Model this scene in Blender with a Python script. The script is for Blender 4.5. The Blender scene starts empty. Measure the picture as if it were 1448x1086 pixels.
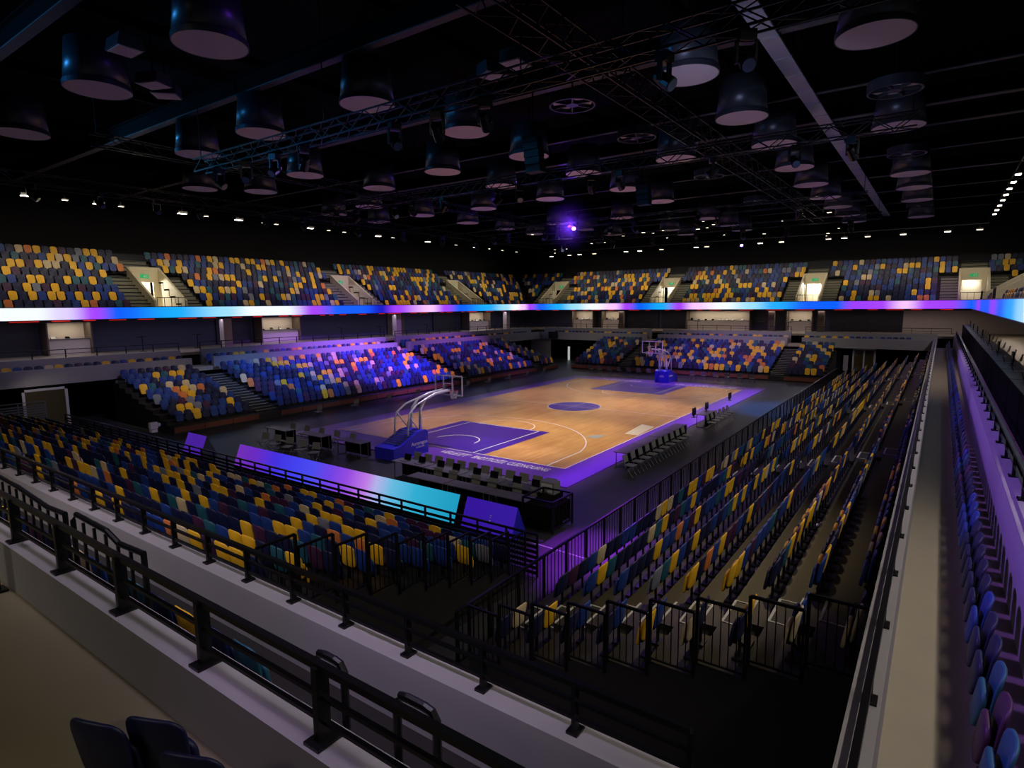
import bpy, math, random
from mathutils import Vector, Matrix
rnd = random.Random(7)
C = bpy.context.scene.collection
PI = math.pi

# ------------------------------------------------------------------ helpers
class MB:
    """collects shapes, then links them as ONE mesh object"""
    def __init__(s): s.v=[]; s.f=[]; s.m=[]
    def poly(s, pts, faces, mi=0):
        b=len(s.v); s.v += [tuple(p) for p in pts]
        for f in faces: s.f.append([b+i for i in f]); s.m.append(mi)
    def box(s, a, b, mi=0):
        x0,x1=sorted((a[0],b[0])); y0,y1=sorted((a[1],b[1])); z0,z1=sorted((a[2],b[2]))
        s.poly([(x0,y0,z0),(x1,y0,z0),(x1,y1,z0),(x0,y1,z0),(x0,y0,z1),(x1,y0,z1),(x1,y1,z1),(x0,y1,z1)],
               [(0,3,2,1),(4,5,6,7),(0,1,5,4),(1,2,6,5),(2,3,7,6),(3,0,4,7)], mi)
    def cbox(s, c, d, mi=0):
        s.box((c[0]-d[0]/2,c[1]-d[1]/2,c[2]-d[2]/2),(c[0]+d[0]/2,c[1]+d[1]/2,c[2]+d[2]/2),mi)
    def _frame(s, p, q):
        d=(Vector(q)-Vector(p)).normalized()
        up=Vector((0,0,1)) if abs(d.z)<.95 else Vector((0,1,0))
        a=d.cross(up).normalized(); return a, a.cross(d).normalized(), d
    def bar(s, p, q, w=.04, h=None, mi=0):
        h=h or w; p=Vector(p); q=Vector(q); a,b,d=s._frame(p,q)
        a=a*w/2; b=b*h/2
        s.poly([p-a-b,p+a-b,p+a+b,p-a+b,q-a-b,q+a-b,q+a+b,q-a+b],
               [(0,1,2,3),(7,6,5,4),(0,4,5,1),(1,5,6,2),(2,6,7,3),(3,7,4,0)], mi)
    def tube(s, pts, r, n=8, mi=0, closed=False):
        P=[Vector(p) for p in pts]; k=len(P); rings=[]
        for i in range(k):
            if closed: t=(P[(i+1)%k]-P[i-1])
            else: t=(P[min(i+1,k-1)]-P[max(i-1,0)])
            t.normalize(); up=Vector((0,0,1)) if abs(t.z)<.9 else Vector((1,0,0))
            a=t.cross(up).normalized(); b=a.cross(t).normalized()
            rr=r[i] if isinstance(r,(list,tuple)) else r
            rings.append([P[i]+(a*math.cos(2*PI*j/n)+b*math.sin(2*PI*j/n))*rr for j in range(n)])
        base=len(s.v)
        for g in rings: s.v += [tuple(x) for x in g]
        for i in range(k if closed else k-1):
            i2=(i+1)%k
            for j in range(n):
                s.f.append([base+i*n+j, base+i*n+(j+1)%n, base+i2*n+(j+1)%n, base+i2*n+j]); s.m.append(mi)
        if not closed:
            s.f.append([base+j for j in range(n)][::-1]); s.m.append(mi)
            s.f.append([base+(k-1)*n+j for j in range(n)]); s.m.append(mi)
    def lathe(s, prof, c=(0,0,0), n=32, mi=0, cap=True):
        base=len(s.v)
        for r,z in prof:
            for j in range(n): s.v.append((c[0]+r*math.cos(2*PI*j/n), c[1]+r*math.sin(2*PI*j/n), c[2]+z))
        for i in range(len(prof)-1):
            for j in range(n):
                s.f.append([base+i*n+j, base+i*n+(j+1)%n, base+(i+1)*n+(j+1)%n, base+(i+1)*n+j]); s.m.append(mi)
        if cap:
            s.f.append([base+j for j in range(n)][::-1]); s.m.append(mi)
            e=base+(len(prof)-1)*n; s.f.append([e+j for j in range(n)]); s.m.append(mi)
    def prism(s, prof, fn, u0, u1, mi=0):
        """profile of (v,z) points extruded along u; fn(u,v,z) gives the point"""
        n=len(prof); pts=[fn(u0,v,z) for v,z in prof]+[fn(u1,v,z) for v,z in prof]
        s.poly(pts, [tuple(range(n))[::-1], tuple(range(n,2*n))]+[(i,(i+1)%n,n+(i+1)%n,n+i) for i in range(n)], mi)
    def build(s, name, mats, parent=None, origin=None, smooth=False, fix=True):
        me=bpy.data.meshes.new(name)
        if parent is not None and origin is None: origin=parent.get('_o',(0,0,0))
        if origin is None:
            xs=[v[0] for v in s.v]; ys=[v[1] for v in s.v]; zs=[v[2] for v in s.v]
            origin=((min(xs)+max(xs))/2,(min(ys)+max(ys))/2,min(zs))
        ox,oy,oz=origin
        me.from_pydata([(x-ox,y-oy,z-oz) for x,y,z in s.v],[],s.f)
        if not isinstance(mats,(list,tuple)): mats=[mats]
        for m in mats: me.materials.append(m)
        if len(mats)>1: me.polygons.foreach_set('material_index', s.m)
        if smooth: me.polygons.foreach_set('use_smooth',[True]*len(me.polygons))
        me.update()
        if fix:
            import bmesh
            bm=bmesh.new(); bm.from_mesh(me); bmesh.ops.recalc_face_normals(bm, faces=bm.faces); bm.to_mesh(me); bm.free()
        o=bpy.data.objects.new(name, me); C.objects.link(o)
        if parent is not None: o.parent=parent
        else: o.location=origin
        return o

def thing(name, label, cat, loc=(0,0,0), rz=0, group=None, world=True):
    o=bpy.data.objects.new(name,None); C.objects.link(o); o.empty_display_size=.2
    o.location=loc; o.rotation_euler=(0,0,rz); o['label']=label; o['category']=cat
    if group: o['group']=group
    o['_o']=tuple(loc) if world else (0.,0.,0.)
    return o
def tag(o, label, cat, group=None, kind=None):
    o['label']=label; o['category']=cat
    if group: o['group']=group
    if kind: o['kind']=kind
    return o
def struct(mb, name, mats, label=None):
    o=mb.build(name, mats); o['kind']='structure'
    o['label']=label or name.replace('_',' '); o['category']='structure'
    return o
def dup(root, loc, rz, label, group=None):
    r=root.copy(); C.objects.link(r); r.location=loc; r.rotation_euler=(0,0,rz); r['label']=label
    if group: r['group']=group
    for ch in list(root.children):
        c=ch.copy(); C.objects.link(c); c.parent=r
        for g in list(ch.children):
            d=g.copy(); C.objects.link(d); d.parent=c
    return r
ORD=['zeroth','first','second','third','fourth','fifth','sixth','seventh','eighth','ninth','tenth','eleventh','twelfth','thirteenth','fourteenth','fifteenth','sixteenth','seventeenth','eighteenth','nineteenth','twentieth']
def ordn(n):
    if n<=20: return ORD[n]
    t=['','','twenty','thirty','forty','fifty','sixty','seventy','eighty','ninety'][n//10%10]
    pre='hundred and ' if n>=100 else ''
    m=n%100
    if m<=20: return pre+ORD[m] if m else 'hundredth'
    return pre+(t+'-'+ORD[m%10] if m%10 else t[:-1]+'ieth')

# ------------------------------------------------------------------ materials
def s2l(c): return tuple(((x/255)/12.92 if x/255<=.04045 else ((x/255+.055)/1.055)**2.4) for x in c)
def mat(name, rgb, rough=.5, metal=0, emit=0, ecol=None, var=0, scale=4, spec=None, bump=0, stretch=None):
    m=bpy.data.materials.new(name); m.use_nodes=True; nt=m.node_tree; b=nt.nodes['Principled BSDF']
    col=s2l(rgb)
    b.inputs['Base Color'].default_value=(*col,1); b.inputs['Roughness'].default_value=rough; b.inputs['Metallic'].default_value=metal
    if spec is not None: b.inputs['Specular IOR Level'].default_value=spec
    if emit:
        b.inputs['Emission Color'].default_value=(*s2l(ecol or rgb),1); b.inputs['Emission Strength'].default_value=emit
    if var or bump:
        tc=nt.nodes.new('ShaderNodeTexCoord'); n=nt.nodes.new('ShaderNodeTexNoise'); n.inputs['Scale'].default_value=scale; n.inputs['Detail'].default_value=6
        src=tc.outputs['Object']
        if stretch:
            mp=nt.nodes.new('ShaderNodeMapping'); mp.inputs['Scale'].default_value=stretch; nt.links.new(src,mp.inputs['Vector']); src=mp.outputs['Vector']
        nt.links.new(src,n.inputs['Vector'])
        if var:
            mx=nt.nodes.new('ShaderNodeMix'); mx.data_type='RGBA'
            mx.inputs[6].default_value=(*[c*(1-var) for c in col],1); mx.inputs[7].default_value=(*[min(1,c*(1+var)) for c in col],1)
            nt.links.new(n.outputs['Fac'],mx.inputs[0]); nt.links.new(mx.outputs[2],b.inputs['Base Color'])
        if bump:
            bp=nt.nodes.new('ShaderNodeBump'); bp.inputs['Strength'].default_value=bump; nt.links.new(n.outputs['Fac'],bp.inputs['Height']); nt.links.new(bp.outputs['Normal'],b.inputs['Normal'])
    return m
def colattr(name, strength):
    m=bpy.data.materials.new(name); m.use_nodes=True; nt=m.node_tree; b=nt.nodes['Principled BSDF']
    a=nt.nodes.new('ShaderNodeVertexColor'); a.layer_name='screen'
    b.inputs['Base Color'].default_value=(.01,.01,.01,1); b.inputs['Roughness'].default_value=.5
    nt.links.new(a.outputs['Color'],b.inputs['Emission Color']); b.inputs['Emission Strength'].default_value=strength
    return m
def woodmat():
    m=bpy.data.materials.new('court_maple'); m.use_nodes=True; nt=m.node_tree; b=nt.nodes['Principled BSDF']; L=nt.links
    tc=nt.nodes.new('ShaderNodeTexCoord'); mp=nt.nodes.new('ShaderNodeMapping'); mp.inputs['Rotation'].default_value=(0,0,PI/2)
    br=nt.nodes.new('ShaderNodeTexBrick'); br.inputs['Scale'].default_value=1; br.inputs['Mortar Size'].default_value=.004
    br.inputs['Brick Width'].default_value=2.4; br.inputs['Row Height'].default_value=.16; br.inputs['Color1'].default_value=(*s2l((214,160,98)),1); br.inputs['Color2'].default_value=(*s2l((196,142,84)),1); br.inputs['Mortar'].default_value=(*s2l((150,104,60)),1)
    L.new(tc.outputs['Object'],mp.inputs['Vector']); L.new(mp.outputs['Vector'],br.inputs['Vector'])
    n=nt.nodes.new('ShaderNodeTexNoise'); n.inputs['Scale'].default_value=.7; n.inputs['Detail'].default_value=8
    L.new(tc.outputs['Object'],n.inputs['Vector'])
    mx=nt.nodes.new('ShaderNodeMix'); mx.data_type='RGBA'; mx.blend_type='OVERLAY'; mx.inputs[0].default_value=.35
    L.new(br.outputs['Color'],mx.inputs[6]); L.new(n.outputs['Fac'],mx.inputs[7]); L.new(mx.outputs[2],b.inputs['Base Color'])
    b.inputs['Roughness'].default_value=.24
    return m
M={}
M['floor']=mat('black_floor',(54,54,58),.4,var=.25,scale=1.2)
M['wood']=woodmat()
M['purple']=mat('purple_paint',(104,54,172),.3,var=.06,scale=2)
M['deep_purple']=mat('deep_purple_paint',(70,36,150),.3,var=.06,scale=2)
M['line']=mat('white_line',(225,215,225),.45)
M['greyprint']=mat('grey_print',(150,150,150),.5)
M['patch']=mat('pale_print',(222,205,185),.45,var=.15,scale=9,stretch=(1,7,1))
M['black']=mat('black_metal',(16,16,18),.35,.3)
M['blackcloth']=mat('black_cloth',(7,7,8),.95,spec=.1)
M['steel']=mat('grey_steel',(120,122,128),.4,.6)
M['truss']=mat('dark_truss',(26,26,31),.4,.7)
M['catdeck']=mat('catwalk_plate',(176,180,196),.5,var=.1,scale=.5)
M['beam']=mat('roof_beam_paint',(74,74,82),.55,var=.2,scale=1.5)
M['roof']=mat('roof_black',(5,5,6),.95,spec=.1)
M['wallblack']=mat('wall_black',(14,14,15),.95)
M['deck']=mat('deck_black_board',(34,32,30),.5,var=.3,scale=3)
M['nose']=mat('step_edge_white',(185,185,180),.5)
M['panelwood']=mat('front_panel_red_brown',(120,66,50),.5,var=.2,scale=2)
M['concrete']=mat('parapet_concrete',(150,147,150),.75,var=.08,scale=1.4,bump=.05)
M['ledge']=mat('ledge_concrete',(168,166,168),.65,var=.06,scale=2)
M['confloor']=mat('concourse_floor',(126,118,94),.5,var=.12,scale=.9)
M['walkfloor']=mat('walkway_floor',(168,158,140),.75,var=.1,scale=1.5)
M['steps']=mat('upper_steps',(118,118,104),.8,var=.15,scale=3)
M['cream']=mat('cream_wall',(200,190,162),.7,var=.05,scale=2)
M['kiosk']=mat('kiosk_panel',(190,178,160),.6,var=.05,scale=2)
M['shutter']=mat('dark_shutter',(24,24,30),.5)
M['brown']=mat('brown_panel',(88,74,62),.6)
M['slate']=mat('slate_wall',(64,66,84),.7,var=.08,scale=1)
M['glass']=mat('door_glass',(70,62,40),.15)
M['frame']=mat('white_frame',(190,188,196),.5)
M['blue_pad']=mat('blue_padding',(40,36,200),.45,var=.06,scale=4)
M['white_metal']=mat('white_metal',(205,205,215),.35,.2)
M['rimred']=mat('rim_orange',(200,70,30),.4)
M['net']=mat('net_cord',(225,225,230),.8)
M['drumside']=mat('drum_side',(78,84,96),.35,.5)
M['drumface']=mat('drum_diffuser',(215,205,215),.8)
M['lamp_white']=mat('floodlight_glow',(255,240,215),.5,emit=14)
M['lamp_dim']=mat('floodlight_dim_glow',(255,236,205),.5,emit=4)
M['lamp_purple']=mat('spot_lens_violet',(120,70,255),.5,emit=60,ecol=(130,80,255))
M['green']=mat('exit_green',(20,150,90),.5,emit=.42,ecol=(30,190,120))
M['screenblack']=mat('screen_black',(8,8,10),.2)
M['desk']=mat('dark_desktop',(48,46,46),.5)
M['chairshell']=mat('grey_plastic',(120,120,118),.45)
M['paper']=mat('white_paper',(225,220,225),.8)
M['redled']=mat('red_led',(255,40,30),.5,emit=.7)
M['led']=colattr('led_ribbon',1.12)
M['ledboard']=colattr('led_board',.85)
M['ledblue']=mat('led_blue_board',(60,22,190),.4,emit=.36,ecol=(70,25,215))
M['ledviolet']=mat('led_violet_board',(86,40,180),.4,emit=.42,ecol=(100,45,215))
SEATC=[('navy',(16,24,66)),('blue',(26,58,135)),('yellow',(238,184,36)),('teal',(30,88,108)),('plum',(66,30,66)),('cream',(206,186,146)),('orange',(214,124,62)),('grey',(120,124,142))]
SEATW=[.31,.22,.215,.07,.065,.06,.03,.03]
for n,c in SEATC: M['seat_'+n]=mat('seat_plastic_'+n,c,.5,var=.05,scale=6)

# ------------------------------------------------------------------ camera
CAM=Vector((20.14973,-35.52731,7.00866)); YAW,PITCH,ROLL,FPX=-.62018,-.13184,-.00875,846.51
fw=Vector((math.sin(YAW)*math.cos(PITCH),math.cos(YAW)*math.cos(PITCH),math.sin(PITCH)))
r0=Vector((math.cos(YAW),-math.sin(YAW),0)); u0=r0.cross(fw)
rr=r0*math.cos(ROLL)+u0*math.sin(ROLL); uu=-r0*math.sin(ROLL)+u0*math.cos(ROLL)
cd=bpy.data.cameras.new('camera'); cam=bpy.data.objects.new('camera',cd); C.objects.link(cam)
cd.sensor_width=36; cd.lens=FPX/1448*36; cd.clip_start=.1; cd.clip_end=300
mw=Matrix((( rr.x,uu.x,-fw.x,CAM.x),(rr.y,uu.y,-fw.y,CAM.y),(rr.z,uu.z,-fw.z,CAM.z),(0,0,0,1))); cam.matrix_world=mw
bpy.context.scene.camera=cam
def px(p):
    d=Vector(p)-CAM; z=d.dot(fw)
    if z<.3: return None
    return (724+FPX*d.dot(rr)/z, 543-FPX*d.dot(uu)/z, z)

# ------------------------------------------------------------------ local frames of the four sides: fn(u along row, v away from court, z)
FL=lambda u,v,z:(-v,u,z)
FR_=lambda u,v,z:(v,u,z)
FF=lambda u,v,z:(u,v,z)
FN=lambda u,v,z:(u,-v,z)
SIDES={'left':(FL,PI/2),'right':(FR_,-PI/2),'far':(FF,0.),'near':(FN,PI)}

# ------------------------------------------------------------------ shell
b=MB(); b.box((-32.8,-46,-.2),(31.5,40.2,0)); struct(b,'floor',M['floor'],'black arena floor')
b=MB(); b.box((-32.8,-46,18),(31.5,40.2,18.3)); struct(b,'ceiling',M['roof'],'black roof deck')
b=MB(); b.box((-33.1,-46,0),(-32.8,40.5,18)); struct(b,'wall_left',M['wallblack'])
b=MB(); b.box((-33.1,40.2,0),(31.8,40.5,18)); struct(b,'wall_far',M['wallblack'])
b=MB(); b.box((31.5,-46,0),(31.8,40.2,18)); struct(b,'wall_right',M['wallblack'])
b=MB(); b.box((-33.1,-46.3,0),(31.8,-46,18)); struct(b,'wall_near',M['wallblack'])

ZW=2.9; ZF=3.55; ZR=4.03; ZC=3.84; ZN=3.45; RB,RT=6.27,7.08
LV,LR,LRB=21.6,23.15,25.0          # left front parapet, rear parapet, ribbon
FV,FRr,FRB=29.2,30.75,32.0         # far
RV,RRr,RRB=19.72,21.15,22.3        # right
NV,NR=31.45,33.05                  # near (front face towards court / rear parapet)
# aisles in lower stands (u ranges)
AISL={'left':[(-14.9,-13.4),(4.3,5.7),(16.6,17.8)],'far':[(-7.2,-5.8),(7.8,9.1)],'right':[(-26.0,-25.0),(-13.8,-12.7),(-1.4,-.3),(11.5,12.6)],'near':[(-12.2,-11.1),(-1.6,-.5)]}
def gaps(u0,u1,cuts):
    out=[]; a=u0
    for c0,c1 in sorted(cuts):
        if c0>a: out.append((a,c0))
        a=max(a,c1)
    if a<u1: out.append((a,u1))
    return out
def parapet(side, u0,u1, vf, vr, cuts, rcuts=None):
    fn=SIDES[side][0]
    b=MB()
    for a,c in gaps(u0,u1,cuts):
        t_=.24 if side=='right' else .3; b.prism([(vf,2.62),(vf+t_,2.62),(vf+t_,ZF),(vf,ZF)],fn,a,c)
    struct(b,'wall_%s_front_parapet'%side,M['concrete'],'pale concrete front parapet on the %s side'%side)
    b=MB()
    for a,c in gaps(u0,u1,rcuts if rcuts is not None else cuts):
        b.prism([(vr,2.7),(vr+.3,2.7),(vr+.3,ZR),(vr,ZR)],fn,a,c)
    struct(b,'wall_%s_rear_parapet'%side,M['concrete'],'pale concrete rear parapet on the %s side'%side)
    b=MB(); b.prism([(vf+.1,2.62),(vr+.1,2.62),(vr+.1,ZW),(vf+.1,ZW)],fn,u0,u1)
    struct(b,'floor_%s_walkway'%side,M['deck' if side=='near' else 'walkfloor'],'walkway between the parapets on the %s side'%side)
parapet('left',-31.4,FV+.3,LV,LR,AISL['left'][:2])
parapet('far',-LV-.3,RV+.3,FV,FRr,AISL['far'])
parapet('right',-31.4,FV,RV,RRr,[])
parapet('near',-LV,RV-.02,NV,NR,[])
# dark walls under the parapets behind the stands
for side,u0,u1,v in (('left',-18.5,20.9,LV+.6),('far',-12.8,12.5,FV+.6),('right',-27,24,RV+.35),('near',-19,12,NV+.4)):
    b=MB(); b.prism([(v,0),(v+.2,0),(v+.2,2.62),(v,2.62)],SIDES[side][0],u0,u1); struct(b,'wall_%s_undercroft'%side,M['wallblack'],'black wall under the %s parapet'%side)
# corner recess back walls
b=MB(); b.box((-30,-34,0),(-29.8,-16,2.6)); b.box((-30,20.5,0),(-29.8,38,2.6)); struct(b,'wall_left_tunnel',M['wallblack'])
b=MB(); b.box((-30,37.8,0),(27,38,2.6)); struct(b,'wall_far_tunnel',M['wallblack'])

# concourse floors, ceilings and back walls
def concourse(side,u0,u1,vr,vb):
    fn=SIDES[side][0]; ZC=ZN if side=='near' else globals()['ZC']
    b=MB(); b.prism([(vr+.02,ZC-.2),(vb,ZC-.2),(vb,ZC),(vr+.02,ZC)],fn,u0,u1); struct(b,'floor_%s_concourse'%side,M['confloor'],'beige concourse floor on the %s side'%side)
concourse('left',-33,38,LR+.25,30); concourse('far',-LR-.25,RRr+.25,FRr+.25,38); concourse('right',-33.3,38,RRr+.25,27); concourse('near',-27,27,NR+.25,46)
for side,u0,u1,vr,vb in (('left',-33,38,LRB+.1,30),('far',-LRB,RRB,FRB+.1,38),('right',-30,38,RRB+.1,27)):
    b=MB(); b.prism([(vr+.16,6.12),(vb,6.12),(vb,6.3),(vr+.16,6.3)],SIDES[side][0],u0,u1); struct(b,'ceiling_%s_concourse'%side,M['slate'],'soffit over the %s concourse'%side)
b=MB(); b.box((-30.2,-33,ZC),(-30,38,6.12)); struct(b,'wall_left_concourse',M['slate'])
b=MB(); b.box((-30,38,ZC),(27,38.2,6.12)); struct(b,'wall_far_concourse',M['slate'])
b=MB(); b.box((27,-33,ZC),(27.2,38,6.12)); struct(b,'wall_right_concourse',M['brown'])

# ------------------------------------------------------------------ seats
def shield(n):
    """half outline of a seat shell: narrow rounded foot, nearly flat top with rounded corners"""
    R_=[]
    for k in range(n+1):
        a=PI*1.5+ (PI/2)*k/n; R_.append((.12+.085*math.cos(a), .085+.085*math.sin(a)))
    R_.append((.217,.22))
    for k in range(n+1):
        a=(PI/2)*k/n; R_.append((.105+.115*math.cos(a), .32+.105*math.sin(a)))
    return R_+[(0,.432)]+[(-x,z) for x,z in R_[::-1]]
def shell_geo(out, hh, y0, y1, zb, bow, rings):
    """stack of rings (scale, depth) following an outline, bowed and leaning; closed by two fans"""
    n=len(out); pts=[]; zc=hh*.5
    for sc,t in rings:
        for x,z in out:
            x2=x*sc; z2=zc+(z-zc)*sc
            pts.append((x2, y0+(y1-y0)*z2/hh-bow*(x2/.22)**2+t, zb+z2))
    b0=len(pts); ym=y0+(y1-y0)*.5
    pts+=[(0,ym+rings[0][1],zb+zc),(0,ym+rings[-1][1],zb+zc)]
    faces=[]
    for i in range(n):
        j=(i+1)%n
        faces.append((i,j,b0)); e=(len(rings)-1)*n; faces.append((e+j,e+i,b0+1))
        for r in range(len(rings)-1): faces.append((r*n+j,r*n+i,(r+1)*n+i,(r+1)*n+j))
    return pts,faces
def seat_parts(n,hi):
    o=shield(n)
    rb=[(.93,0),(.99,.008),(1,.018),(.99,.028),(.93,.036)] if hi else [(1,0),(1,.035)]
    rp=[(.93,0),(.99,.01),(1,.025),(.99,.04),(.93,.05)] if hi else [(1,0),(1,.05)]
    back=shell_geo([(x,z*1.09) for x,z in o],.47,.02,.10,.33,.035,rb)
    pan=shell_geo([(x*.95,z*.86) for x,z in o],.37,-.11,-.05,.22,-.012,rp)
    return back,pan
BACK,PAN=seat_parts(2,False); HB,HP=seat_parts(6,True)
BRK=MB(); BRK.cbox((0,.03,.18),(.035,.04,.36)); BRK.cbox((0,.03,.02),(.22,.16,.04)); BRK.cbox((0,.0,.34),(.36,.05,.05))
def shared(geo,name,m):
    b=MB(); b.poly(*geo); o=b.build(name,m,origin=(0,0,0),smooth=True); me=o.data; bpy.data.objects.remove(o); return me
SM={}
for n,c in SEATC: SM[n]=(shared(HB,'backrest',M['seat_'+n]),shared(HP,'seat_pan',M['seat_'+n]))
bo=BRK.build('bracket',M['black'],origin=(0,0,0)); BRM=bo.data; bpy.data.objects.remove(bo)
SEATS=[]     # (importance, loc, rz, colour, label, group)
def pick(w=None):
    r=rnd.random()*sum(SEATW); a=0
    for (n,c),x in zip(SEATC,w or SEATW):
        a+=x
        if r<=a: return n
    return 'navy'
LEFTW=[.29,.32,.125,.07,.05,.085,.015,.045]
def add_seat(fn,rz,u,v,z,lab,group,boost=1.,colour=None,w=None):
    p=Vector(fn(u,v,z)); q=px(p+Vector((0,0,.65))); imp=0
    if q and -5<q[0]<1453 and -5<q[1]<1080: imp=boost/q[2]**2
    c=colour or pick(w)
    SEATS.append((imp,p,rz,c,lab,group))
TR=.72
def stand(side,u0,u1,v0,n,z0,rise,pitch,tread,where,wend,boost=1.):
    fn,rz=SIDES[side]; ais=AISL[side]
    root=thing('seating_stand','black stepped seating stand with %s'%where,'seating stand',fn((u0+u1)/2,v0,0))
    prof=[(v0-.5,0),(v0-.5,z0)]
    for k in range(n):
        z=z0+rise*k; ve=v0+tread*k+.22
        prof.append((ve,z))
        if k<n-1: prof.append((ve,z+rise))
    prof.append((prof[-1][0],0))
    # split into convex slabs: one slab per row keeps the polygons clean
    b=MB()
    for k in range(n):
        z=z0+rise*k; a=v0-.5 if k==0 else v0+tread*(k-1)+.22
        b.prism([(a,0),(v0+tread*k+.22,0),(v0+tread*k+.22,z),(a,z)],fn,u0,u1)
    b.build('deck',M['deck'],root)
    if side in('left','far'):
        for i,(a,c) in enumerate(gaps(u0,u1,ais)):
            m=max(1,round((c-a)/1.6)); w=(c-a)/m
            for j in range(m):
                b=MB(); b.prism([(v0-.56,.12),(v0-.502,.12),(v0-.502,.42),(v0-.56,.42)],fn,a+w*j+.02,a+w*(j+1)-.02); b.build('front_panel',M['panelwood'],root)
    for a,c in ais:
        if c<u0 or a>u1: continue
        b=MB(); e=MB()
        for k in range(n):
            z=z0+rise*k; vs=v0+tread*k+.22
            if k<n-1:
                b.prism([(vs-.36,z),(vs,z),(vs,z+rise*.5),(vs-.36,z+rise*.5)],fn,a+.06,c-.06)
                for vv,zz in ((vs-.36,z+rise*.5),(vs,z+rise)):
                    e.prism([(vv-.005,zz+.002),(vv+.035,zz+.002),(vv+.035,zz+.012),(vv-.005,zz+.012)],fn,a+.06,c-.06)
            if side=='right':
                for uu_ in (a+.06,c-.09): e.prism([(vs-tread+.03,z+.003),(vs-.36,z+.003),(vs-.36,z+.012),(vs-tread+.03,z+.012)],fn,uu_,uu_+.03)
        s=b.build('aisle_steps',M['deck'],root); e.build('step_nosing',M['nose'],s,origin=root['_o'])
    for k in range(n):
        cnt=0
        segs=gaps(u0+.1,u1-.1,[(a-.02,c+.02) for a,c in ais])
        for a,c in reversed(segs) if side=='near' else segs:
            m=int((c-a)/pitch); off=(c-a-m*pitch)/2
            for i in range(m):
                cnt+=1
                ii=m-1-i if side=='near' else i
                rowname='front' if k==0 else ('back' if k==n-1 else ordn(k+1))
                add_seat(fn,rz,a+off+pitch*(ii+.5),v0+tread*k,z0+rise*k,
                  'tip-up seat, %s row of the %s, %s from its %s'%(rowname,wend,ordn(cnt),'open end' if side in('near','right') else 'near end'),
                  'tip-up seats of the %s'%wend,boost=boost,w=LEFTW if side=='left' else None)
    return root
stand('left',-20,20.9,14.4,9,.45,.245,.5,.82,'purple-lit rows along the left side of the court','left stand')
stand('far',-12.6,12.3,22.1,9,.45,.245,.5,.80,'two stairways facing the camera at the far end','far stand')
stand('right',-27.3,24,13.7,9,.35,.235,.46,.72,'long receding rows along the right sideline','right stand')
stand('near',-19.4,12,24.1,10,.35,.228,.44,.72,'rows of seat backs behind the nearest baseline','near stand')
# premium rows on the walkways
def premium(side,u0,u1,v,cuts,where,pitch=.5):
    fn,rz=SIDES[side]; n=0
    for a,c in gaps(u0,u1,cuts):
        for i in range(int((c-a)/pitch)):
            n+=1
            add_seat(fn,rz,a+pitch*(i+.5),v,ZW,'tip-up seat, walkway row against the %s, %s from its near end'%(where,ordn(n)),'walkway seats against the %s'%where,
               colour=(rnd.choice(['navy','blue','navy','blue','navy','navy','teal','plum']) if side=='right' else None),boost=.5 if side=='near' else 1)
premium('left',-29,28,LV+.95,AISL['left'][:2],'left parapet')
premium('far',-20,18.5,FV+.95,AISL['far'],'far parapet')
premium('right',-32.4,27,RRr-.42,[],'right parapet',.55)
premium('near',-6,17.8,NR-.58,[(15.3,17.8)],'near parapet',.6)

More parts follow.
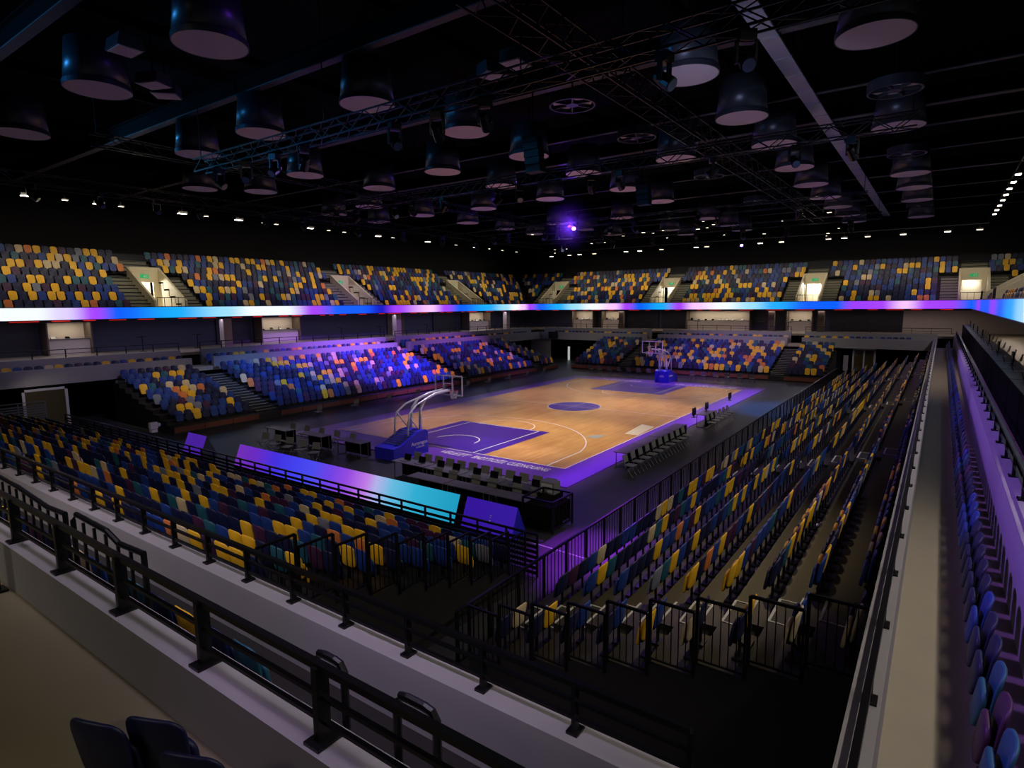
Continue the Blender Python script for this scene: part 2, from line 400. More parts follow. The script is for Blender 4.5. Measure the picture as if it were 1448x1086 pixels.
# ------------------------------------------------------------------ upper tier
VOM={'left':[-14.2,4.1,21.2],'far':[-22.6,-7.0,8.9,22.4],'right':[10.,24.]}
UT,UR,UZ=.86,.545,6.78
def upper(side,u0,u1,vb,corner0,corner1):
    """rows mitre into the next side at the corners flagged"""
    fn,rz=SIDES[side]; n=8
    deck=MB()
    for k in range(n):
        v=vb+.05+UT*k; z=UZ+UR*k; ext=UT*(k+.5)
        a=u0-(ext if corner0 else 0); c=u1+(ext if corner1 else 0)
        vc=[(x-1.0,x+1.0) for x in VOM[side]] if k<5 else []
        for p,q in gaps(a,c,vc):
            deck.prism([(v,z-.12),(v+UT,z-.12),(v+UT,z),(v,z)],fn,p,q)
            deck.prism([(v,z-UR if k else z-.3),(v+.1,z-UR if k else z-.3),(v+.1,z),(v,z)],fn,p,q)
    struct(deck,'floor_%s_upper_tier'%side,M['deck'],'stepped concrete of the %s upper tier'%side)
    st=MB()
    for x in VOM[side]:
        for k in range(n):
            v=vb+.05+UT*k; z=UZ+UR*k
            rg=[(x-2.5,x-1.16),(x+1.16,x+2.5)] if k<5 else [(x-1.0,x+1.0)]
            for p,q in rg:
                st.prism([(v+.02,z+.002),(v+UT-.02,z+.002),(v+UT-.02,z+.03),(v+.02,z+.03)],fn,p,q)
                if k: st.prism([(v-.015,z-UR*.5),(v-.001,z-UR*.5),(v-.001,z+.03),(v-.015,z+.03)],fn,p,q)
                if k<n-1: st.prism([(v+UT-.43,z+.03),(v+UT-.01,z+.03),(v+UT-.01,z+UR*.52),(v+UT-.43,z+UR*.52)],fn,p,q)
                for vv,zz in ((v+UT-.43,z+UR*.52),(v-.015,z+.03)):
                    st.prism([(vv-.012,zz-.085),(vv-.001,zz-.085),(vv-.001,zz-.02),(vv-.012,zz-.02)],fn,p,q,1)
    struct(st,'floor_%s_upper_stairs'%side,[M['steps'],M['black']],'grey stairs beside the %s upper openings'%side)
    for k in range(n):
        v=vb+.05+UT*k; z=UZ+UR*k; ext=UT*k
        a=u0-(ext if corner0 else -.2); c=u1+(ext if corner1 else -.2)
        vc=[(x-2.55,x+2.55) for x in VOM[side]] if k<5 else [(x-1.05,x+1.05) for x in VOM[side]]
        cnt=0
        for p,q in gaps(a,c,vc):
            m=int((q-p)/.5); off=((q-p)-m*.5)/2
            for i in range(m):
                cnt+=1
                add_seat(fn,rz,p+off+.5*(i+.5),v+UT*.62,z,'tip-up seat in the %s upper tier, %s row, %s along'%(side,ordn(k+1),ordn(cnt)),'upper tier seats',boost=.4)
    # openings
    for i,x in enumerate(VOM[side]):
        w=MB(); H=UZ+UR*5
        for s in (-1,1):
            uu_=x+s*1.0; uv=x+s*1.16
            w.prism([(vb+.35,UZ-.1),(vb+UT*5,UZ-.1),(vb+UT*5,H+.55),(vb+.35,UZ+.75)],fn,uu_,uv)
        vb5=vb+UT*5
        w.prism([(vb5-.1,UZ+2.15),(vb5+.05,UZ+2.15),(vb5+.05,H+.55),(vb5-.1,H+.55)],fn,x-1,x+1)
        w.prism([(vb5-.1,UZ-.1),(vb5+.05,UZ-.1),(vb5+.05,UZ+2.15),(vb5-.1,UZ+2.15)],fn,x+.6,x+1)
        w.prism([(vb5-.1,UZ-.1),(vb5+.05,UZ-.1),(vb5+.05,UZ+2.15),(vb5-.1,UZ+2.15)],fn,x-1,x-.9)
        w.prism([(vb+.36,UZ-.14),(vb5+1.4,UZ-.14),(vb5+1.4,UZ-.02),(vb+.36,UZ-.02)],fn,x-1,x+1)
        w.prism([(vb5+1.35,UZ-.1),(vb5+1.45,UZ-.1),(vb5+1.45,UZ+2.3),(vb5+1.35,UZ+2.3)],fn,x-1,x+1)
        struct(w,'wall_%s_vomitory'%side,M['cream'],'cream walls of an upper tier opening, %s side, %s from the near end'%(side,ordn(i+1)))
        # bright corridor lamp behind the doorway
        ld=bpy.data.lights.new('corridor_lamp','POINT'); ld.energy=VE.get((side,i),30); ld.color=(1,.97,.9); ld.shadow_soft_size=.15
        lo=bpy.data.objects.new('corridor_lamp',ld); C.objects.link(lo); lo.location=fn(x-.2,vb5+.7,UZ+2.0)
        # guard rail at the front of the opening
        g=thing('guard_rail','black guard rail across the %s upper opening, %s from the near end'%(side,ordn(i+1)),'railing',fn(x,vb+.3,UZ-.02))
        r=MB(); r.bar(fn(x-1,vb+.3,UZ+.95),fn(x+1,vb+.3,UZ+.95),.05); r.bar(fn(x-1,vb+.3,UZ+.1),fn(x+1,vb+.3,UZ+.1),.03); r.build('top_rail',M['black'],g)
        for j in range(5):
            r=MB(); r.bar(fn(x-.97+.485*j,vb+.3,UZ-.02),fn(x-.97+.485*j,vb+.3,UZ+.95),.035); r.build('post',M['black'],g)
        sg=MB(); sg.prism([(vb5-.16,UZ+2.45),(vb5-.105,UZ+2.45),(vb5-.105,UZ+2.75),(vb5-.16,UZ+2.75)],fn,x-.3,x+.3)
        if side!='right':
            so=thing('exit_sign','small green exit sign above the %s upper doorway, %s from the near end'%(side,ordn(i+1)),'sign',fn(x,vb5-.13,UZ+2.45))
            sg.build('sign_plate',M['green'],so)
            man=MB(); vv=vb5-.165
            for (ax,az),(bx,bz) in (((0,.19),(-.03,.11)),((-.03,.11),(.05,.03)),((-.03,.11),(-.11,.05)),((0,.18),(.08,.14)),((0,.18),(-.08,.15)),((.13,.03),(.13,.25)),((.13,.25),(.22,.25)),((.22,.25),(.22,.03))):
                man.bar(fn(x+ax,vv,UZ+2.46+az),fn(x+bx,vv,UZ+2.46+bz),.022)
            man.cbox(fn(x+.02,vv,UZ+2.46+.23),(.03,.03,.03)); man.build('running_figure',M['paper'],so)
VE={('left',0):380,('left',1):50,('left',2):40,('far',0):30,('far',1):200,('far',2):320,('far',3):90}
upper('left',-36,FRB,LRB,False,True)
upper('far',-LRB,RRB,FRB,True,True)
upper('right',-20,FRB,RRB,False,True)

# ------------------------------------------------------------------ ribbon LED displays
K={'w':(236,244,255),'lw':(214,200,255),'p':(150,60,255),'pu':(160,62,245),'b':(0,90,255),'db':(10,20,190),'cy':(20,165,255),'lc':(150,215,255),'pk':(240,190,255)}
def ribbon(side,stops,label,v,dim=1.):
    fn=SIDES[side][0]; u0,u1=stops[0][0],stops[-1][0]
    root=thing('ribbon_display',label,'LED display',fn((u0+u1)/2,v,RB))
    n=int((u1-u0)/.25); b=MB(); cols=[]
    for i in range(n+1):
        u=u0+(u1-u0)*i/n
        b.v += [fn(u,v,RB+.03),fn(u,v,RT-.03)]
        for (a,ca),(c,cc) in zip(stops,stops[1:]):
            if a<=u<=c+1e-6:
                t=(u-a)/(c-a); t=t*t*(3-2*t); A,B=s2l(K[ca]),s2l(K[cc]); cols.append(tuple((x+(y-x)*t)*dim for x,y in zip(A,B))); break
        else: cols.append(s2l(K[stops[-1][1]]))
    for i in range(n): b.f.append([2*i,2*i+2,2*i+3,2*i+1]); b.m.append(0)
    o=b.build('led_face',M['led'],root,fix=False)
    ca=o.data.color_attributes.new('screen','FLOAT_COLOR','POINT')
    for i,c in enumerate(cols):
        ca.data[2*i].color=(*c,1); ca.data[2*i+1].color=(*c,1)
    b=MB(); b.prism([(v+.01,RB),(v+.22,RB),(v+.22,RT),(v+.01,RT)],fn,u0,u1); b.prism([(v-.03,RT-.03),(v+.22,RT-.03),(v+.22,RT+.02),(v-.03,RT+.02)],fn,u0,u1); b.prism([(v-.03,RB-.02),(v+.22,RB-.02),(v+.22,RB+.03),(v-.03,RB+.03)],fn,u0,u1)
    b.build('housing',M['black'],root)
ribbon('left',[(-34,'lc'),(-27,'w'),(-22.5,'w'),(-20.9,'lw'),(-19.3,'pu'),(-17.9,'b'),(-14,'cy'),(-10.3,'lc'),(-8,'w'),(-5.2,'w'),(-2.4,'pu'),(.3,'b'),(3,'b'),(5.6,'db'),(7.8,'pu'),(12.7,'pk'),(15,'pu'),(17.5,'b'),(23.,'cy'),(26.5,'lc'),(28.6,'w'),(30.5,'pk'),(FRB,'pu')],'glowing blue and violet ribbon display along the left upper tier',LRB)
ribbon('far',[(-LRB,'pu'),(-23.5,'b'),(-20.5,'cy'),(-18.2,'lc'),(-15.6,'w'),(-12.6,'pk'),(-11,'pu'),(-9.4,'b'),(-6.4,'cy'),(-4.4,'pu'),(-2.6,'pk'),(0.6,'w'),(3.4,'lc'),(5.8,'cy'),(9,'b'),(11.6,'b'),(13.2,'p'),(15.4,'pu'),(17.3,'pk'),(19,'pu'),(20.6,'p'),(RRB,'b')],'glowing blue and violet ribbon display across the far upper tier',FRB)
ribbon('right',[(-22,'lc'),(-12,'w'),(-9,'lc'),(-5.5,'cy'),(0,'b'),(5,'p'),(9,'b'),(16,'b'),(20,'p'),(26,'b'),(FRB,'b')],'glowing blue ribbon display along the right upper tier',RRB,.85)
# thin red light line under the ribbons
for side,u0,u1,v,lab in (('left',-30,30,LRB,'left'),('far',-24,21,FRB,'far')):
    fn=SIDES[side][0]; b=MB(); u=u0
    while u<u1:
        l=rnd.uniform(.4,1.8)
        b.prism([(v+.02,RB-.07),(v+.08,RB-.07),(v+.08,RB-.03),(v+.02,RB-.03)],fn,u,min(u+l,u1)); u+=l+rnd.uniform(.3,2.2)
    tag(b.build('indicator_strip',M['redled']),'broken thin red light line under the %s ribbon display'%lab,'light strip')

# ------------------------------------------------------------------ court
CT=.05
court=thing('basketball_court','wooden basketball court with purple border, keys and centre circle','basketball court',(0,0,0))
b=MB(); b.box((-8.9,-16.2,0),(8.9,16.2,.03)); b.build('apron',M['purple'],court)
b=MB(); b.box((-7.5,-14,.03),(7.5,14,.036)); b.build('playing_surface',M['wood'],court)
def ringpts(c,r,a0,a1,n,w):
    pts=[];
    for i in range(n+1):
        a=a0+(a1-a0)*i/n
        for q in (r-w/2,r+w/2): pts.append((c[0]+q*math.cos(a),c[1]+q*math.sin(a)))
    return pts
def arc(b,c,r,a0,a1,w=.06,z=.042,n=48):
    P=ringpts(c,r,a0,a1,n,w); b.poly([(x,y,z) for x,y in P],[(2*i,2*i+1,2*i+3,2*i+2) for i in range(n)])
def line(b,p,q,w=.06,z=.042):
    p=Vector((*p,0)); q=Vector((*q,0)); d=(q-p).normalized(); a=Vector((-d.y,d.x,0))*w/2
    b.poly([(x.x,x.y,z) for x in (p-a,q-a,q+a,p+a)],[(0,1,2,3)])
KW=3.1; KD=5.9
for s,lab in ((-1,'near'),(1,'far')):
    b=MB(); b.box((-KW,s*14,.036),(KW,s*(14-KD),.039)); b.build('key_area',M['deep_purple'],court)
b=MB(); b.lathe([(1.8,0),(1.8,.003)],(0,0,.036),64); b.build('centre_circle',M['deep_purple'],court)
b=MB()
for x in (-7.5,7.5): line(b,(x,-14.03),(x,14.03))
for y in (-14,14,0): line(b,(-7.5,y),(7.5,y))
arc(b,(0,0),1.8,0,2*PI,n=64); line(b,(0,-1.8),(0,1.8),.04)
for s in (-1,1):
    y0=s*14
    for x in (-2.45,2.45): line(b,(x,y0),(x,s*8.2))
    line(b,(-2.45,s*8.2),(2.45,s*8.2))
    arc(b,(0,s*8.2),1.8,0,PI if s<0 else -PI)
    a=math.acos(6.6/6.75); cy=s*(14-1.575)
    if s<0: arc(b,(0,cy),6.75,a,PI-a); arc(b,(0,cy),1.25,0,PI)
    else: arc(b,(0,cy),6.75,-a,-PI+a); arc(b,(0,cy),1.25,0,-PI)
    for x in (-6.6,6.6): line(b,(x,y0),(x,cy-s*6.75*math.sin(a)))
b.build('court_lines',M['line'],court)
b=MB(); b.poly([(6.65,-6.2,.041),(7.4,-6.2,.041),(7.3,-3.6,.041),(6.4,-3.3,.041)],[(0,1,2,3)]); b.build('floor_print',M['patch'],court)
b=MB(); b.poly([(5.2,-8.0,.041),(5.9,-8.1,.041),(6.05,-7.1,.041),(5.5,-7.3,.041)],[(0,1,2,3)]); b.build('floor_print',M['greyprint'],court)
def text(body,size,loc,rot,m,parent,ext=.002,name='lettering',shear=0,width=None):
    cu=bpy.data.curves.new(name,'FONT'); cu.body=body; cu.size=size; cu.extrude=ext; cu.align_x='CENTER'; cu.align_y='CENTER'; cu.shear=shear; cu.offset=.012*size
    o=bpy.data.objects.new('tmp',cu); C.objects.link(o); bpy.context.view_layer.update()
    me=bpy.data.meshes.new_from_object(o.evaluated_get(bpy.context.evaluated_depsgraph_get())); bpy.data.objects.remove(o)
    if width:
        xs=[v.co.x for v in me.vertices]; k=width/(max(xs)-min(xs))
        for v in me.vertices: v.co.x*=k
    me.name=name; me.materials.clear(); me.materials.append(m)
    t=bpy.data.objects.new(name,me); C.objects.link(t); t.location=loc; t.rotation_euler=rot
    if parent: t.parent=parent
    return t
text('VELEZT',.62,(1.75,-14.58,.034),(0,0,0),M['line'],court,shear=.3,width=1.7)
text('BNDYTICEZE  CLEDNOURNG',.62,(5.0,-14.58,.034),(0,0,0),M['line'],court,width=4.1)
text('UILO ESTUBRNEZ',.8,(4.3,14.75,.034),(0,0,0),M['line'],court,width=5.2)
text('EOUNDEDS',.8,(-3.8,14.75,.034),(0,0,0),M['line'],court,width=4.6)

# floor tape lines
b=MB(); line(b,(11.5,-21.4),(11.5,24),.05,.004); tag(b.build('floor_tape',M['nose']),'long pale tape line on black floor beside the right stand','tape')
b=MB(); line(b,(10.3,-21.35),(13.0,-21.5),.05,.004); tag(b.build('floor_tape',M['nose']),'short pale tape line on black floor beside the blue board','tape')
b=MB(); line(b,(-6.9,-19.2),(-4.7,-18.4),.06,.004); tag(b.build('floor_tape',M['nose']),'pale tape on black floor between the violet boards','tape')

# ------------------------------------------------------------------ basketball stanchions
def stanchion(label,dz,words,reach):
    t=thing('basketball_stanchion',label,'basketball hoop',(0,0,0),0,None,False)
    # local: board faces +y, origin on the floor under the board; base behind at -y
    b=MB(); pr=[(-4.5,0),(-2.25,0),(-2.25,1.0),(-2.4,1.12),(-2.9,1.1),(-4.0,.62),(-4.5,.55)]
    b.prism(pr,lambda u,v,z:(u,v,z),-.62,.62); b.build('padded_base',M['blue_pad'],t)
    b=MB()
    for k in range(8):
        v=-4.0+k*.14; z=.64+k*.062; b.bar((-.5,v,z+.03),(.5,v,z+.03),.05,.03)
    b.build('rear_tread',M['steel'],t)
    H=2.72+dz
    for x in (-.2,.2):
        b=MB(); pts=[(x*1.6,-2.45,1.05),(x*1.5,-2.42,1.7),(x*1.4,-2.35,2.1+dz*.8),(x*1.2,-2.0,2.5+dz),(x,-1.2,2.68+dz),(x,-.16,2.74+dz)]
        b.tube(pts,.075,10); b.build('arm',M['white_metal'],t,smooth=True)
        b=MB(); pts=[(x*2.2,-3.4,.95),(x*2.2,-3.35,1.6),(x*2.1,-3.25,2.0+dz*.8),(x*1.8,-2.7,2.34+dz),(x*1.3,-1.8,2.56+dz),(x,-.9,2.7+dz)]
        b.tube(pts,.045,8); b.build('rear_strut',M['white_metal'],t,smooth=True)
        b=MB(); b.tube([(x*1.9,-3.25,2.0+dz*.8),(x*1.7,-3.0,1.6),(x*1.6,-2.6,1.12)],.03,8); b.build('brace',M['white_metal'],t,smooth=True)
    B0=2.45+dz; B1=B0+.98
    bk=MB()
    for p,q in (((-.9,0,B0),(.9,0,B0)),((-.9,0,B1),(.9,0,B1)),((-.9,0,B0),(-.9,0,B1)),((.9,0,B0),(.9,0,B1)),((-.3,-.05,B0),(-.3,-.05,B1)),((.3,-.05,B0),(.3,-.05,B1))): bk.bar(p,q,.06,.06)
    bf=bk.build('backboard_frame',M['white_metal'],t)
    b=MB(); b.box((-.88,-.012,B0+.02),(.88,.0,B1-.02)); b.build('glass_panel',M['boardglass'],bf)
    b=MB()
    for p,q in (((-.29,.01,B0+.16),(.29,.01,B0+.16)),((-.29,.01,B0+.58),(.29,.01,B0+.58)),((-.29,.01,B0+.16),(-.29,.01,B0+.58)),((.29,.01,B0+.16),(.29,.01,B0+.58))): b.bar(p,q,.05,.01)
    b.build('target_square',M['line'],bf)
    b=MB(); b.tube([(.225*math.cos(2*PI*i/24),.38+.225*math.sin(2*PI*i/24),B0+.16) for i in range(24)],.012,6,closed=True); b.box((-.08,0,B0+.1),(.08,.16,B0+.17)); rim=b.build('rim',M['rimred'],t)
    b=MB()
    for i in range(12):
        a=2*PI*i/12
        for s in (1,-1):
            a2=a+s*PI/6
            b.bar((.22*math.cos(a),.38+.22*math.sin(a),B0+.15),(.13*math.cos(a2),.38+.13*math.sin(a2),B0-.25),.008)
    b.build('net',M['net'],rim,origin=(0,0,0))
    if words:
        text(words,.24,(.635,-2.85,.56),(PI/2,0,PI/2),M['line'],t,.002)
        text('la Durrost',.13,(.635,-2.8,.38),(PI/2,0,PI/2),M['line'],t,.002)
        b=MB(); b.cbox((.634,-2.36,.72),(.006,.04,.12)); b.build('red_mark',M['rimred'],t)
    else:
        b=MB(); arc2=[(.2*math.cos(PI*i/10),-2.243,.5+.13*math.sin(PI*i/10)) for i in range(11)]; b.tube(arc2,.012,6); b.bar((-.2,-2.243,.5),(.2,-2.243,.5),.02); b.bar((-.1,-2.243,.53),(.12,-2.243,.53),.05,.01); b.build('emblem',M['line'],t)
        text('DUROGA',.2,(-.635,-2.85,.6),(PI/2,0,-PI/2),M['line'],t,.002)
    return t
gm=bpy.data.materials.new('clear_board'); gm.use_nodes=True; _b=gm.node_tree.nodes['Principled BSDF']; _b.inputs['Transmission Weight'].default_value=1; _b.inputs['Roughness'].default_value=.02; _b.inputs['IOR'].default_value=1.02; M['boardglass']=gm
st1=stanchion('basketball hoop with blue wedge base at the nearest baseline',-.02,'Auroregon',0); st1.location=(-.1,-12.75,.031)
st2=stanchion('basketball hoop with blue base in front of the far stand',.35,None,0); st2.location=(.35,12.75,.031); st2.rotation_euler=(0,0,PI)

# ------------------------------------------------------------------ LED A-frame boards
def aframe(x0,x1,label,kind):
    t=thing('led_board',label,'LED board',((x0+x1)/2,-21.4,0))
    if kind=='long':
        stops=[(0,(120,50,190)),(.1,(112,44,205)),(.22,(72,50,240)),(.33,(70,70,255)),(.42,(80,80,255)),(.5,(120,70,245)),(.58,(160,80,240)),(.66,(205,130,245)),(.7,(190,190,250)),(.76,(110,200,240)),(.85,(50,185,225)),(1,(20,165,205))]
        n=80; b=MB(); cols=[]
        for i in range(n+1):
            f=i/n; x=x0+(x1-x0)*f
            b.v+=[(x,-21.8,.06),(x,-21.42,.99)]
            for (a,ca),(c,cc) in zip(stops,stops[1:]):
                if a<=f<=c: tt=(f-a)/(c-a); A,B=s2l(ca),s2l(cc); cols.append(tuple(p+(q-p)*tt for p,q in zip(A,B))); break
        for i in range(n): b.f.append([2*i,2*i+2,2*i+3,2*i+1]); b.m.append(0)
        o=b.build('led_face',M['ledboard'],t,fix=False); ca=o.data.color_attributes.new('screen','FLOAT_COLOR','POINT')
        for i,c in enumerate(cols): ca.data[2*i].color=(*c,1); ca.data[2*i+1].color=(*c,1)
        mb_=M['black']
    else:
        b=MB(); b.poly([(x0,-21.8,.06),(x1,-21.8,.06),(x1,-21.42,.99),(x0,-21.42,.99)],[(0,1,2,3)]); b.build('led_face',M['ledblue' if kind=='blue' else 'ledviolet'],t,fix=False)
        mb_=M['blue_pad' if kind=='blue' else 'slate']
    b=MB(); b.prism([(-21.79,.0),(-20.98,.0),(-20.98,.05),(-21.4,.985),(-21.42,.985),(-21.79,.05)],lambda u,v,z:(u,v,z),x0+.005,x1-.005); b.build('cabinet',mb_,t)
    return t
aframe(-9.3,-7.6,'short violet LED tent board at the left end of the near touchline row','violet')
aframe(-4.75,8.0,'long LED tent board glowing violet, blue and cyan before the near stand','long')
tb=aframe(8.3,10.25,'short deep blue LED tent board beside the long glowing board','blue')
b=MB()
for z in (.47,.56,.62): b.cbox((9.35,-21.8+.38*(z-.06)/.93-.012,z),(.05,.012,.03))
b.build('small_mark',M['line'],tb)

# ------------------------------------------------------------------ railings
def rail(name,label,pts,zt,zb,spacing,post=.05,mid=(),bars=0,flange=True,mats=None,bottom=None,mesh=False):
    """guard rail along a polyline of (x,y,zbase)"""
    m=mats or M['black']; o=pts[0]; t=thing(name,label,'railing',o)
    P=[Vector(p) for p in pts]
    b=MB()
    for p,q in zip(P,P[1:]):
        b.bar(p+Vector((0,0,zt)),q+Vector((0,0,zt)),.055,.05)
    b.build('top_rail',m,t)
    for h in mid:
        b=MB()
        for p,q in zip(P,P[1:]): b.bar(p+Vector((0,0,h)),q+Vector((0,0,h)),.035,.03)
        b.build('mid_rail',m,t)
    if bars:
        b=MB()
        for p,q in zip(P,P[1:]):
            L=(q-p).length; n=max(1,int(L/bars))
            for i in range(n+1):
                c=p+(q-p)*i/n; b.bar(c+Vector((0,0,zb)),c+Vector((0,0,zt)),.016)
            b.bar(p+Vector((0,0,zb)),q+Vector((0,0,zb)),.03)
        o2=b.build('baluster_panel',m,t)
    if mesh:
        b=MB()
        for p,q in zip(P,P[1:]):
            for k in range(7):
                h=zb+(zt-.2-zb)*k/6; b.bar(p+Vector((0,0,h)),q+Vector((0,0,h)),.012,.085)
        b.build('mesh_infill',m,t)
    for p,q in zip(P,P[1:]):
        L=(q-p).length; n=max(1,round(L/spacing))
        for i in range(n+(1 if q==P[-1] else 0)):
            c=p+(q-p)*i/n; b=MB(); b.bar(c,c+Vector((0,0,zt)),post*.7,post*1.3)
            if flange: b.cbox(c+Vector((0,0,.012)),(post*2.0,post*2.6,.024))
            b.build('post',m,t)
    return t
Y1=-31.6; Y2=-33.22
rail('guard_rail','black railing on the front concrete parapet above the near stand',[(-10.6,Y1,ZF),(18.9,Y1,ZF)],.42,.05,.95,.052,mid=(.12,.27))
rail('guard_rail','thick black railing on the nearest concrete parapet at lower left',[(9.05,Y2,ZR),(20.0,Y2,ZR)],.56,.05,1.5,.08,mid=(.16,.34))
rail('guard_rail','long black railing on the right front parapet beside the walkway',[(19.87,-31.3,ZF),(19.87,28.9,ZF)],.32,.05,1.5,.06,mid=(.15,))
for i,(a,c) in enumerate(gaps(-30,30,AISL['left'][:2])):
    rail('guard_rail','thin black railing above the left rear parapet, %s section from the near end'%ordn(i+1),[(-LR-.2,a,ZR),(-LR-.2,c,ZR)],.5,.05,1.6,.05,mid=(.25,),flange=False)
for i,(a,c) in enumerate(gaps(-23,21,AISL['far'])):
    rail('guard_rail','thin black railing above the far rear parapet, %s section from the left'%ordn(i+1),[(a,FRr+.2,ZR),(c,FRr+.2,ZR)],.5,.05,1.5,.05,mid=(.25,),flange=False)
rail('guard_rail','black railing on the right rear parapet in front of the press desks',[(21.34,-30,ZR),(21.34,30,ZR)],.42,.05,1.5,.07,mid=(.2,))
rail('guard_rail','black mesh barrier between near stand and the LED boards',[(-19.4,-23.2,0),(12.1,-23.2,0)],1.15,.1,1.0,.05,mesh=True,flange=False)
rail('guard_rail','black barred barrier along the front of the right stand',[(13.0,-27.4,0),(13.0,-21.2,0),(13.0,24,0)],1.2,.15,1.0,.06,bars=.16,flange=False)
rail('guard_rail','grey mesh railing in the corner below the left parapet',[(-19.6,-31.2,.9),(-19.6,-24.,.9)],1.1,.1,1.2,.05,mesh=True,flange=False,mats=M['steel'])
# stepped end barriers
def endrail(label,fn,u,v0,n,z0,rise,tread):
    t=thing('end_barrier',label,'railing',fn(u,v0,0))
    for k in range(n):
        a=v0-.45+tread*k; c=a+tread-.05; z=z0+rise*k; b=MB()
        b.bar(fn(u,a,z+1.02),fn(u,c,z+1.02),.04); b.bar(fn(u,a,z+.08),fn(u,c,z+.08),.03)
        b.bar(fn(u,a,z-.0),fn(u,a,z+1.02),.045); b.bar(fn(u,c,z),fn(u,c,z+1.02),.03)
        for j in range(1,6): b.bar(fn(u,a+(c-a)*j/6,z+.08),fn(u,a+(c-a)*j/6,z+1.02),.014)
        b.build('barrier_panel',M['black'],t)
endrail('stepped black barrier closing the open end of the near stand',FN,12.03,24.1,10,.35,.228,.72)
endrail('stepped black barrier closing the nearest end of the right stand',FR_,-27.33,13.7,9,.35,.235,.72)
# handrail hoops on the near stairs
for x0,x1,z1,lab in ((16.5,16.82,4.45,'small black handrail hoop behind the near railing, left of its twin'),(17.36,17.72,4.45,'small black handrail hoop behind the near railing, right of its twin')):
    t=thing('handrail_hoop',lab,'handrail',((x0+x1)/2,-32.98,ZW)); b=MB()
    b.tube([(x0,-32.98,ZW),(x0,-32.98,z1-.06),(x0+.04,-32.98,z1-.01),(x0+.1,-32.98,z1),(x1-.1,-32.98,z1),(x1-.04,-32.98,z1-.01),(x1,-32.98,z1-.06),(x1,-32.98,ZW)],.03,8); b.build('hoop',M['black'],t)
for x0,x1,lab in ((8.6,11.35,'long black stair handrail behind the near railing, farther left'),(11.6,13.5,'black stair handrail with balusters behind the near railing, centre left')):
    t=thing('handrail',lab,'handrail',((x0+x1)/2,-32.9,ZW)); b=MB()
    b.tube([(x0,-32.9,ZW),(x0,-32.9,4.42),(x0+.12,-32.9,4.52),(x0+1.0,-32.9,4.5),(x1-.6,-32.9,4.42),(x1,-32.9,4.45),(x1,-32.9,4.2),(x1+.06,-32.9,ZW)],.032,8); b.build('top_rail',M['black'],t)
    n=int((x1-x0)/.28)
    for j in range(1,n):
        x=x0+(x1-x0)*j/n; b=MB(); b.bar((x,-32.9,ZW),(x,-32.9,4.45),.03); b.build('baluster',M['black'],t)
b=MB(); b.bar((10.62,-33.5,ZN),(10.62,-33.5,5.1),.1,.1); b.cbox((10.62,-33.5,ZN+.015),(.22,.22,.03)); tag(b.build('steel_post',M['black']),'thick black post on the concourse floor at the left picture edge','post')

# ------------------------------------------------------------------ foreground seats
fg=[(15.95,-34.17,.36,'dark navy tip-up seat at lower left, leftmost of three in front'),(16.22,-33.95,.42,'dark navy tip-up seat at lower left, middle of three in front'),(16.72,-33.97,.42,'dark navy tip-up seat at lower left, rightmost of three in front')]

# ------------------------------------------------------------------ make the seats: the 300 largest one by one, the rest in one mesh
def make_seat(p,rz,c,label,group):
    r=bpy.data.objects.new('stadium_seat',None); C.objects.link(r); r.location=p; r.rotation_euler=(0,0,rz); r.empty_display_size=.1
    r['label']=label; r['category']='seat'
    if group: r['group']=group
    for nm,me in (('backrest',SM[c][0]),('seat_pan',SM[c][1]),('bracket',BRM)):
        o=bpy.data.objects.new(nm,me); C.objects.link(o); o.parent=r
    return r
b=MB(); b.box((14.5,-36.5,ZN),(18.5,-33.8,ZN+.2)); struct(b,'floor_near_step',M['confloor'],'low step under the foreground seats')
for x,y,ra,lab in fg:
    r=make_seat((x,y,ZN+.2),PI+ra,'navy',lab,'seats in the foreground')
SEATS.sort(key=lambda s:-s[0])
NI=297
for imp,p,rz,c,lab,grp in SEATS[:NI]: make_seat(p,rz,c,c+' '+lab,grp)
rest=MB(); idx={n:i for i,(n,_) in enumerate(SEATC)}
bp_,bf_=BACK; pp_,pf_=PAN
for imp,p,rz,c,lab,grp in SEATS[NI:]:
    cs,sn=math.cos(rz),math.sin(rz)
    for P,F in ((bp_,bf_),(pp_,pf_)):
        rest.poly([(p.x+x*cs-y*sn,p.y+x*sn+y*cs,p.z+z) for x,y,z in P],F,idx[c])
    rest.poly([(p.x+x*cs-y*sn,p.y+x*sn+y*cs,p.z+z) for x,y,z in ((-.018,.01,0),(.018,.01,0),(.018,.05,0),(-.018,.05,0),(-.018,.01,.36),(.018,.01,.36),(.018,.05,.36),(-.018,.05,.36))],[(0,1,5,4),(1,2,6,5),(2,3,7,6),(3,0,4,7)],0)
ro=rest.build('stadium_seats',[M['seat_'+n] for n,_ in SEATC],fix=False)
tag(ro,'thousands of mixed blue and yellow tip-up seats filling the distant rows','seats',kind='stuff')

